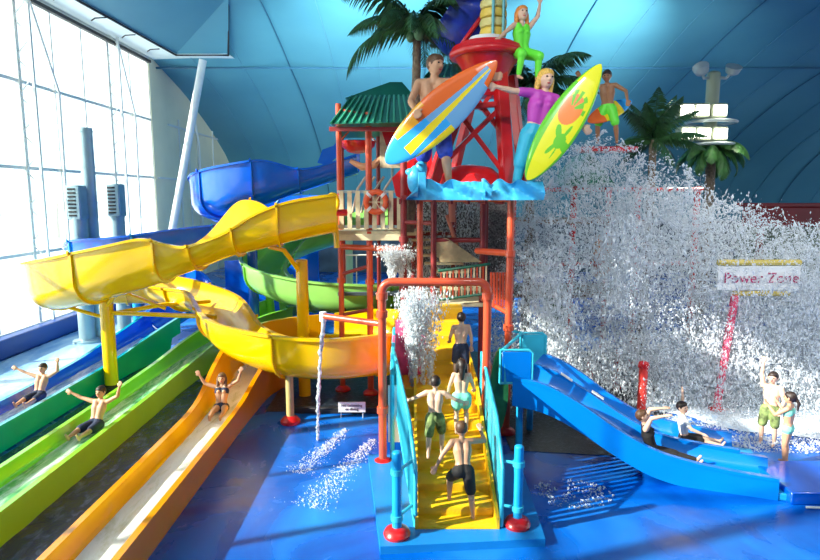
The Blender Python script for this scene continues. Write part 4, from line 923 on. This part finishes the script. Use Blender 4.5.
# --- two on the blue double slide, facing right
figure('person', 'woman in a black swimsuit lying back on the near slide lane with arms overhead', 'person', 1.62, (4.45, 10.46, .27), -PI/2-.34,
       dict(pel=(0, 0, .06), sp=(0, -.32, 1), la=((-.3, .25, .9), (.25, .9, .3)), ra=((.3, .3, .9), (-.2, .9, .25)), ll=((-.10, 1, -.12), (.04, 1, -.1), (0, .6, 1)), rl=((.10, 1, -.06), (-.03, 1, -.14), (0, .6, 1)), fc=(0, 1, .1)), skin2, [('suit', clothb), ('trousers', clothb)], hairbr, 'short', 1.0, female=True)
figure('person', 'child in a pale vest waving one arm on the far slide lane', 'person', 1.4, (5.3, 11.08, .29), -PI/2-.3,
       dict(pel=(0, 0, .06), sp=(0, -.1, 1), ra=((.45, .45, -.5), (.0, .9, -.3)), la=((-.15, .0, 1), (.05, -.05, 1)), ll=((-.12, 1, -.02), (.03, 1, -.06), (0, .5, 1)), rl=((.12, 1, .05), (-.03, 1, -.14), (0, .5, 1)), fc=(.7, .7, 0)), skin2, [('top', white), ('shorts', clothb)], hairb, 'short', 1.15, female=True)
# --- girl and boy standing at right
figure('person', 'dark-haired girl in a mint bikini standing beside the spray', 'person', 1.38, (7.05, 10.7, .02), .75,
       dict(sp=(0, .02, 1), la=((-.3, .6, -.5), (.1, .8, .9)), ra=((.2, .5, -.7), (.2, .7, .9)), ll=((-.02, .05, -1), (0, -.05, -1), (0, 1, 0)), rl=((.03, .12, -1), (0, -.1, -1), (0, 1, 0))), skin, [('bikini', clothg), ('briefs', clothg)], hairb, 'ponytail', 1.12, female=True)
figure('person', 'boy in green shorts stretching one arm up inside the spray', 'person', 1.5, (7.25, 11.6, .02), PI*.75,
       dict(la=((-.3, .1, -1), (.1, .6, -.6)), ra=((.15, 0, 1), (-.05, .0, 1)), ll=((-.1, .1, -1), (0, -.1, -1), (0, 1, 0)), rl=((.12, .12, -1), (0, -.1, -1), (0, 1, 0))), skin2, [('shorts', clotho)], hairb, 'short', 1.1)

# ================================================================== SIDE PANELS NEAR THE STAIRS
def leafpanel(label, px, py0, py1, wd, Y, m, lean):
    A = at(px, py1, Y); B = at(px+lean, py0, Y); poly = []
    for k in range(17):
        v = k/16; poly.append((-wd/2*math.sin(PI*v)**.6, v))
    poly += [(wd/2*math.sin(PI*k/16)**.6, k/16) for k in range(15, 0, -1)]
    mb = MB(); mb.prism([(A.x+(B.x-A.x)*v+x, A.z+(B.z-A.z)*v) for x, v in poly], (0, Y, 0), (1, 0, 0), (0, 0, 1), .06)
    return tag(mb.build('board_panel', m), label, 'panel')
leafpanel('dark maroon board-shaped panel right of the stairs', 487, 350, 430, .26, 11.6, mat('maroon', (.20, .05, .03), .4), 0)
leafpanel('dark green board-shaped panel beside the maroon one', 498, 347, 432, .36, 11.35, mat('deep_green', (.02, .16, .05), .4, noise_s=5, noise_a=.4), 2)
t = thing('picture_panel', 'pink and white picture panel left of the stairs in a teal frame', 'panel', (-.3, 11.2, 0))
pm = mat('pink_panel', (.80, .12, .28), .5, noise_s=3, noise_a=.5)
mb = MB(); mb.prism([(10.75, .2), (12.6, .4), (12.6, 2.1), (11.9, 2.2), (10.75, 1.7)], (-.33, 0, 0), (0, 1, 0), (0, 0, 1), .05); mb.build('panel', pm, t)
mb = MB(); mb.tube([(-.33, 10.7, .12), (-.33, 10.7, 1.75), (-.33, 11.1, 2.0), (-.33, 12.6, 2.2)], .04, 8); mb.build('frame', cyanp, t)
mb = MB(); mb.prism([(-.33, 1.2), (.28, 1.3), (.34, 2.2), (.1, 2.45), (-.3, 2.45)], (0, 12.28, 0), (1, 0, 0), (0, 0, 1), .05); mb.build('panel', pm, t)
mb = MB(); mb.box((-.26, 10.72, 1.0), (.3, .04, 1.1)); mb.build('panel', white, t)
# no-smoking style sign board on the floor
c = fl(352, 418); t = thing('floor_sign', 'small white notice sign standing on the blue floor', 'sign', c)
mb = MB(); mb.box((c.x, c.y, .26), (.62, .03, .24)); mb.build('board', white, t)
for s_ in (-.25, .25): mb = MB(); mb.tube([(c.x+s_, c.y+.02, 0), (c.x+s_, c.y+.02, .3)], .015, 6); mb.build('leg', greyst, t)
def text(s_, loc, size, m, parent, rot=(PI/2, 0, 0), ext=.003, name='lettering'):
    cu = bpy.data.curves.new(name, 'FONT'); cu.body = s_; cu.size = size; cu.extrude = ext; cu.align_x = 'CENTER'; cu.align_y = 'CENTER'
    tmp = bpy.data.objects.new('tmp', cu); C.objects.link(tmp); dg = bpy.context.evaluated_depsgraph_get(); me = bpy.data.meshes.new_from_object(tmp.evaluated_get(dg)); bpy.data.objects.remove(tmp)
    o = bpy.data.objects.new(name, me); C.objects.link(o); me.materials.append(m); o.rotation_euler = rot
    if parent: o.parent = parent; o.location = V(loc)-worldloc(parent)
    else: o.location = loc
    return o
text('No swimming\nor diving', (c.x, c.y-.02, .26), .085, black, t)
# dark pool edge behind the sign
mb = MB(); mb.box((-1.6, 13.45, .07), (2.6, .12, .14)); tag(mb.build('pool_kerb', black), 'low black kerb crossing behind the small sign', 'kerb')
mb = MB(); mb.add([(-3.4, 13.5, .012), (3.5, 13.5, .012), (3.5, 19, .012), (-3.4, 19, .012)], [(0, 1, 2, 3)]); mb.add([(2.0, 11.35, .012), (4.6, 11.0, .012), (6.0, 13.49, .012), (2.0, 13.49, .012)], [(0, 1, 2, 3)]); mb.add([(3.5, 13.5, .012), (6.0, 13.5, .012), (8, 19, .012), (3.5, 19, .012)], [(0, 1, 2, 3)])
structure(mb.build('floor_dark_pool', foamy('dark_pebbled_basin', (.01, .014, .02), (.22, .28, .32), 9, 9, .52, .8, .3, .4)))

# ================================================================== RIGHT BACKGROUND: cannons, posts, sign
redpost = mat('scarlet_post', (.75, .05, .04), .4)
for (px, py0, py1, r, lab) in ((589, 365, 392, .09, 'short red post in the spray, second from the left'), (641, 364, 412, .10, 'thicker red post in the spray, nearest the slide riders'), (568, 350, 362, .08, 'short red post leftmost in the spray'), (616, 352, 385, .07, 'thin red post between two thicker ones in the spray')):
    b = fl(px, py1+3); zt = at(px, py0, b.y).z; t = thing('water_cannon', lab, 'spray post', b)
    mb = MB(); mb.tube([b, (b.x, b.y, zt)], r, 14); mb.build('post', redpost, t); mb = MB(); mb.lathe([(r*1.2, 0), (r*1.3, .04), (r*1.1, .12), (r*.4, .15)], (b.x, b.y, zt-.08)); mb.build('cap', redp, t)
    mb = MB(); mb.lathe([(r*2, 0), (r*2, .04), (r*1.1, .08)], b); mb.build('foot', redp, t)
b = fl(716, 410); t = thing('tall_post', 'pink red post rising through the spray below the sign', 'post', b); mb = MB(); mb.tube([b, (b.x+.25, b.y, 2.75)], .09, 12); mb.build('post', mat('pink_post', (.8, .10, .18), .4), t); mb = MB(); mb.lathe([(.2, 0), (.2, .05), (.1, .1)], b); mb.build('foot', redp, t)
t = thing('sign_board', 'white sign board with red lettering in front of the spray at right', 'sign', at(755, 292, 13.7))
A, B = at(716, 290, 13.7), at(800, 266, 13.7); mb = MB(); mb.box(((A.x+B.x)/2, 13.7, (A.z+B.z)/2), (B.x-A.x, .08, B.z-A.z)); mb.build('board', white, t)
text('Power Zone', ((A.x+B.x)/2+.05, 13.64, (A.z+B.z)/2), .34, mat('sign_red', (.45, .03, .12), .5), t)
mb = MB(); mb.tube([(A.x, 13.7, B.z+.08), (B.x, 13.7, B.z+.08)], .07, 8); mb.build('upper_trim', mat('ochre_trim', (.65, .5, .1), .5), t); mb = MB(); mb.tube([(A.x+.4, 13.7, A.z-.08), (B.x-.2, 13.7, A.z-.08)], .06, 8); mb.build('lower_trim', MATS['ochre_trim'], t)
for x in (A.x+.2, B.x-.1): mb = MB(); mb.tube([(x, 13.85, 0), (x, 13.85, B.z)], .045, 10); mb.build('leg', greyst, t)
# second tower half hidden by the spray
t = thing('climbing_tower', 'red pipe tower with platforms half hidden inside the falling water', 'play frame', (5, 17.5, 0))
for (x, y) in ((2.9, 17), (4.6, 17), (6.4, 17), (8.3, 17.5), (3.2, 19), (6.4, 19.5)):
    mb = MB(); mb.tube([(x, y, 0), (x, y, 5.3)], .09, 12); mb.build('post', redp, t)
for z in (2.2, 4.3): mb = MB(); mb.box((4.7, 18, z), (3.8, 2.2, .12)); mb.build('platform', mat('brown_platform', (.25, .14, .08), .6), t)
for z in (3.1, 5.2): mb = MB(); mb.tube([(2.9, 17, z), (8.3, 17.2, z)], .06, 8); mb.build('beam', redp, t)
mb = MB(); mb.box((4.3, 17.4, 1.2), (.7, .3, 2.4)); mb.build('panel', mat('dull_green', (.05, .20, .08), .6), t)
mb = MB(); mb.box((5.6, 17.4, 3.3), (.5, .3, 1.2)); mb.build('panel', mat('dull_orange', (.55, .22, .08), .6), t)
mb = MB(); mb.prism([(-.0, 0), (1.4, 0), (.7, .9)], (4.2, 17.5, 5.3), (1, 0, 0), (0, 0, 1), 2.0); mb.build('roof', roofg, t)

# ================================================================== PALMS
def palm(label, base, top, nf, L, seed, lm, tr=.14, droop=.9, leafw=.05, up=.55, rng_=(0, 2*PI)):
    r = random.Random(seed); base, top = V(base), V(top); t = thing('palm_tree', label, 'palm tree', base)
    mb = MB(); n = 26; pts = [base.lerp(top, i/n)+V((.10*math.sin(i/n*2), 0, 0)) for i in range(n+1)]; mb.tube(pts, [tr*(1.15-.35*i/n)*(1+.10*(i % 2)) for i in range(n+1)], 12); mb.build('trunk', trunkm, t); top = pts[-1]
    for k in range(nf):
        a = rng_[0]+(rng_[1]-rng_[0])*(k+r.uniform(-.3, .3))/nf; el = r.uniform(-.25, up+.55); LL = L*r.uniform(.85, 1.1)
        h = V((math.cos(a), math.sin(a), 0)); P = []; p = top.copy(); ang = el
        m = 22
        for i in range(m+1):
            P.append(p.copy()); p = p+(h*math.cos(ang)+V((0, 0, math.sin(ang))))*(LL/m); ang -= droop*1.5/m*(1+.6*i/m)
        mb = MB(); mb.tube(P, [.03*(1-.8*i/m) for i in range(m+1)], 6)
        sd = V((-h.y, h.x, 0))
        for i in range(2, m+1):
            for sub in (0, .5):
                q = P[i-1].lerp(P[i], sub); tg = (P[i]-P[i-1]).normalized(); u = (i+sub)/m
                ll = LL*.27*math.sin(PI*min(1, .15+u*.83))**.8
                for s_ in (-1, 1):
                    d = (sd*s_*.8+tg*.55+V((0, 0, -.35-r.uniform(0, .3)))).normalized(); w_ = tg*leafw*.5
                    mid = q+d*ll*.5; tip = q+d*ll+V((0, 0, -ll*.28))
                    mb.add([q-w_*.6, q+w_*.6, mid+w_+V((0, 0, .01)), mid-w_, tip], [(0, 1, 2, 3), (3, 2, 4)])
        mb.build('frond', lm, t)
    return t, top
tc_ = at(413, 30, 14.6)
pt1, tp = palm('tall dark palm rising above the boy surfer statue', (tc_.x-.1, 14.6, 4.15), tc_, 18, 2.1, 3, leafm, .11)
mb = MB(); c = tp+V((.05, -.25, -.15)); mb.ell(c, (.13, .13, .15)); mb.ell(c+V((-.2, .1, -.05)), (.1, .1, .12)); mb.build('coconut', mat('coconut', (.10, .22, .10), .6), pt1)
c = at(530, 88, 17.5); palm('palm with dark fronds behind the girl surfer statue', (c.x, 17.5, 0), c, 14, 2.0, 9, leafm, .12)
c = at(650, 140, 17.5); palm('dark spiky palm standing right of the small surfer statue', (c.x, 17.5, 0), c, 17, 1.55, 14, leafm, .12, .45, .04, .9)
c = at(709, 146, 19.8); palm('short green palm wrapped around the floodlight mast', (c.x, 19.8, 0), c, 13, 1.5, 21, leaf2, .17, 1.1, .09, .0)

# ================================================================== FLOODLIGHT MAST
X, Y = c.x, 19.8
t = thing('light_mast', 'pale mast with a ring of glowing floodlights above the short palm', 'lamp', (X, Y, c.z))
zt = at(709, 74, Y).z; mb = MB(); mb.tube([(X, Y, c.z), (X, Y, zt)], .2, 18); mb.ell((X, Y, zt), (.2, .2, .1)); mb.build('mast', mat('mast_cream', (.36, .40, .28), .5), t)
lampm = mat('lamp_glow', (1, 1, .9), .3, emit=(1, .98, .85), es=9)
for row, (z, pxs) in enumerate(((at(709, 111, Y-.5).z, (693, 709, 727)), (at(709, 134, Y-.5).z, (696, 712, 729)))):
    mb = MB(); mb.tube([(X+.75*math.cos(a), Y+.75*math.sin(a), z-.3) for a in np.linspace(0, 2*PI, 25)], .05, 8, cap=False); mb.build('ring', greyst, t)
    for i, px in enumerate(pxs):
        p = at(px, 0, Y-.6); x = p.x; hd_ = MB(); hd_.box((x, Y-.45, z), (.50, .4, .44)); ho = hd_.build('lamp_housing', mat('mast_cream', 0), t)
        if not (row == 1 and i == 0 and False):
            g = MB(); g.box((x, Y-.67, z+.0), (.38, .05, .30)); g.build('lens', lampm, ho)
            if i != 1: 
                l = spot('floodlight', (x, Y-.75, z), (x+(i-1)*1.5, Y-6, z-4), 160, 2.4, (1, .96, .8)); l.parent = None
for s_ in (-1, 1):
    mb = MB(); mb.tube([(X, Y, zt-.1), (X+s_*.35, Y-.1, zt-.15), (X+s_*.5, Y-.2, zt+.05)], .05, 8); mb.lathe([(.05, -.2), (.2, -.1), (.25, .1), (.2, .1)], (X+s_*.5, Y-.2, zt+.1), 16, Matrix.Rotation(s_*.6, 3, 'X')); mb.build('uplight', greyst, t)
spot('uplight', (X-.5, Y+.9, zt+.5), (X-3.5, 33, 12.2), 12000, 1.3, (.85, 1, 1), 1.0)
spot('uplight', (X+.5, Y+.9, zt+.5), (X+3, 36, 10), 3000, 1.4, (.85, 1, 1), 1.0)
# uplight behind the tall palm, standing on the roof frame
t = thing('uplight_fixture', 'grey floodlight on the tower roof washing the membrane', 'lamp', at(392, 96, 18.6)); p = at(392, 96, 18.6)
mb = MB(); mb.box(p+V((0, 0, .2)), (.4, .25, .3)); mb.build('housing', greyst, t); mb = MB(); mb.tube([p+V((0, 0, -2.5)), p+V((0, 0, .1))], .04, 8); mb.build('stand', greyst, t)
spot('uplight', p+V((0, .3, .6)), (-1.6, 33, 12.3), 16000, 1.3, (.8, 1, 1), 1.0)

# ================================================================== FALLING AND SPLASHING WATER
def droplets(name, P, Vd, size, stretch, m, label, cat_):
    n = len(P); P = np.asarray(P, np.float32); Vd = np.asarray(Vd, np.float32); Vd /= np.linalg.norm(Vd, axis=1, keepdims=True)+1e-9
    a = np.cross(Vd, rng.normal(size=(n, 3)).astype(np.float32)); a /= np.linalg.norm(a, axis=1, keepdims=True)+1e-9; b = np.cross(Vd, a)
    s_ = np.asarray(size, np.float32)[:, None]; st = np.asarray(stretch, np.float32)[:, None]
    org = P.mean(0); org[2] = 0
    vs = np.stack([P+a*s_, P+b*s_, P-a*s_, P-b*s_, P+Vd*s_*st, P-Vd*s_*st], 1)-org
    me = bpy.data.meshes.new(name); f0 = np.array([[0, 1, 4], [1, 2, 4], [2, 3, 4], [3, 0, 4], [1, 0, 5], [2, 1, 5], [3, 2, 5], [0, 3, 5]])
    fs = (f0[None]+(np.arange(n)*6)[:, None, None]).reshape(-1)
    me.vertices.add(n*6); me.vertices.foreach_set('co', vs.reshape(-1)); me.loops.add(n*24); me.loops.foreach_set('vertex_index', fs.astype(np.int32))
    me.polygons.add(n*8); me.polygons.foreach_set('loop_start', np.arange(n*8, dtype=np.int32)*3); me.update(); me.validate()
    me.shade_smooth(); me.materials.append(m)
    o = bpy.data.objects.new(name, me); C.objects.link(o); o.location = org.tolist(); return tag(o, label, cat_, kind='stuff')
TX = [2.1, 2.8, 3.5, 4.3, 5.0, 5.8, 6.6, 7.4, 8.4, 9.8, 12.5]; TZ = [3.0, 5.0, 6.1, 6.4, 6.3, 5.9, 5.3, 4.9, 4.6, 4.3, 4.2]
def plume():
    Ps = []; Vs = []; Sz = []; St = []
    # ballistic strands thrown out from the dumped water
    ns = 3000
    for i in range(ns):
        x0 = rng.uniform(2.4, 11.5) if i % 3 else rng.uniform(2.6, 7.5); top = np.interp(x0, TX, TZ); y0 = rng.uniform(13.5, 16.6)
        z0 = top*(1-rng.uniform(0, 1)**1.1*.95)
        v = np.array([rng.normal(.6, 1.4), rng.normal(-.2, .8), rng.uniform(-3, 2.2)]); m = int(rng.integers(12, 48)); T = rng.uniform(.12, .45); ts = np.sort(rng.uniform(0, T, m))[:, None]
        p = np.array([x0, y0, z0])+v*ts+np.array([0, 0, -4.9])*ts**2; p += rng.normal(0, .012+.05*rng.uniform(), p.shape)
        Ps.append(p); Vs.append(v+np.array([0, 0, -9.8])*ts); q = rng.uniform(.6, 1.5); Sz.append(rng.gamma(2.2, .0032, m)*q+.0025); St.append(rng.uniform(1, 3.2, m))
    # fine spray everywhere under the envelope, thicker low down and at right
    n = 200000; x = rng.uniform(2.2, 12.5, n); u = rng.beta(1.0, 1.25, n); z = np.interp(x, TX, TZ)*u; y = rng.uniform(13.5, 16.7, n)
    keep = np.array([noise.noise(V((a*1.1, b*.7, c*.9)))+.7*noise.noise(V((a*3.5, b*2, c*3))) for a, b, c in zip(x.tolist(), y.tolist(), z.tolist())])
    k = keep > rng.uniform(-.12, .42, n)-.25*np.clip((x-6)/4, 0, 1); x, y, z = x[k], y[k], z[k]
    Ps.append(np.stack([x, y, z], 1)); Vs.append(rng.normal(size=(len(x), 3))+[0, 0, -1.5]); Sz.append(rng.gamma(2, .0034, len(x))+.0025); St.append(rng.uniform(1, 2, len(x)))
    # dense white curtains
    for (cx, cy, sx, z0, z1, m) in ((3.2, 13.6, .35, 0.6, 3.9, 5000), (4.9, 13.8, .3, 2.2, 4.6, 3500), (9.0, 13.9, 1.2, 0, 3.2, 24000), (11.2, 14.1, 1.2, 0, 3.9, 24000), (6.8, 14.1, .8, 0, 1.8, 9000), (6.0, 14.6, 1.2, 3.2, 5.2, 6000), (4.7, 14.2, .6, .4, 1.8, 3000)):
        xx = rng.normal(cx, sx, m); zz_ = z0+(z1-z0)*rng.beta(1.1, 1.3, m); Ps.append(np.stack([xx, rng.normal(cy, .35, m), zz_], 1)); Vs.append(rng.normal(0, .5, (m, 3))+[0, 0, -3]); Sz.append(rng.gamma(2, .005, m)+.004); St.append(rng.uniform(1, 3.5, m))
    m = 16000; xx = rng.uniform(5.2, 12.5, m); Ps.append(np.stack([xx, rng.uniform(12.8, 13.5, m), rng.beta(1, 1.3, m)*np.interp(xx, TX, TZ)], 1)); Vs.append(rng.normal(0, .8, (m, 3))+[0, 0, -2]); Sz.append(rng.gamma(2, .0032, m)+.003); St.append(rng.uniform(1, 2.5, m))
    P = np.concatenate(Ps); Vv = np.concatenate(Vs); S_ = np.concatenate(Sz); T_ = np.concatenate(St); k = (P[:, 2] > .01) & (P[:, 2] < np.interp(P[:, 0], TX, TZ)*(1.0+.05*np.sin(P[:, 0]*5)+rng.exponential(.03, len(P))))
    droplets('water_plume', P[k], Vv[k], S_[k], T_[k], drops, 'huge burst of falling white water filling the right of the play area', 'water')
plume()
def fountain(cx, cy, z0, z1, wd, n, label, jets=6):
    P = []; Vv = []
    for j in range(jets):
        jx, jy = cx+rng.uniform(-wd, wd), cy+rng.uniform(-wd*.5, wd*.5); m = n//jets; top = z1-(z1-z0)*rng.uniform(0, .3)
        u = rng.uniform(0, 1, m)**.8; sp_ = .03+.16*u**2; P.append(np.stack([jx+rng.normal(0, 1, m)*sp_, jy+rng.normal(0, 1, m)*sp_, z0+(top-z0)*u], 1)); Vv.append(rng.normal(0, .4, (m, 3))+[0, 0, 3])
    P = np.concatenate(P); return droplets('fountain_jet', P, np.concatenate(Vv), rng.gamma(2, .0036, len(P))+.003, rng.uniform(1, 3, len(P)), drops, label, 'water jet')
fountain(.33, 11.6, 1.2, 3.25, .32, 11000, 'white fountain jets spurting up over the left of the stairs', 7)
P_ = np.stack([rng.uniform(-.1, 2.1, 7000), rng.uniform(16.0, 17.1, 7000), rng.uniform(2.2, 4.9, 7000)], 1)
droplets('drizzle', P_, rng.normal(0, .4, (7000, 3))+[0, 0, -3], rng.gamma(2, .004, 7000)+.003, rng.uniform(1, 3, 7000), drops, 'fine grey drizzle under the wave platform behind the posts', 'water')
fountain(-.25, 13.9, 3.1, 4.0, .2, 3500, 'small white splash under the cream fence of the tower', 4)
# thin stream from the side arm
nz = at(325, 318, 11.4); n = 700; ts = rng.uniform(0, 1, n); g = np.stack([nz.x-.28*ts, np.full(n, nz.y)+.9*ts*.5, nz.z*(1-ts**1.6)], 1)+rng.normal(0, .012, (n, 3))
droplets('water_stream', np.clip(g, [-9, 0, .01], [9, 99, 9]), np.tile([[-.1, .1, -3.]], (n, 1)), rng.gamma(2, .005, n)+.004, rng.uniform(2, 4, n), drops, 'thin stream falling from the side arm nozzle to the floor', 'water')
# splashes on the floor
def splash(cx, cy, rx, ry, n, label, h=.05, ang=0):
    a = rng.uniform(0, 2*PI, n); r = np.sqrt(rng.uniform(0, 1, n)); x = r*np.cos(a)*rx; y = r*np.sin(a)*ry; X_ = cx+x*math.cos(ang)-y*math.sin(ang); Y_ = cy+x*math.sin(ang)+y*math.cos(ang)
    k = np.array([noise.noise(V((p*4, q*4, 0))) for p, q in zip(X_.tolist(), Y_.tolist())]) > -.12; P = np.stack([X_, Y_, rng.exponential(h*.5, n)+.006], 1)[k]
    return droplets('floor_splash', P, rng.normal(size=(len(P), 3)), rng.gamma(2, .004, len(P))+.003, rng.uniform(1, 2, len(P)), drops, label, 'water')
def streak(a, b, wd, n, label):
    a, b = fl(*a), fl(*b); d = b-a; nn = V((-d.y, d.x, 0)).normalized(); u = rng.uniform(0, 1, n); q = rng.normal(0, wd, n)*(.4+u)
    P = np.stack([a.x+d.x*u+nn.x*q, a.y+d.y*u+nn.y*q, rng.exponential(.01, n)+.006], 1)
    return droplets('floor_splash', P, rng.normal(size=(n, 3)), rng.gamma(2, .0028, n)+.002, rng.uniform(1, 2, n), drops, label, 'water')
streak((345, 430), (298, 474), .10, 1000, 'white droplets in a diagonal line on the blue floor, nearer the orange lane')
streak((374, 440), (308, 508), .13, 1300, 'white droplets in a diagonal line on the blue floor, nearer the red pipe arch')
splash(8.0, 12.3, 3.4, 1.1, 16000, 'white churned spray on the floor behind the standing girl', .12)
splash(2.75, 9.6, .7, .5, 500, 'faint foam patch on the floor below the blue slide', .01)
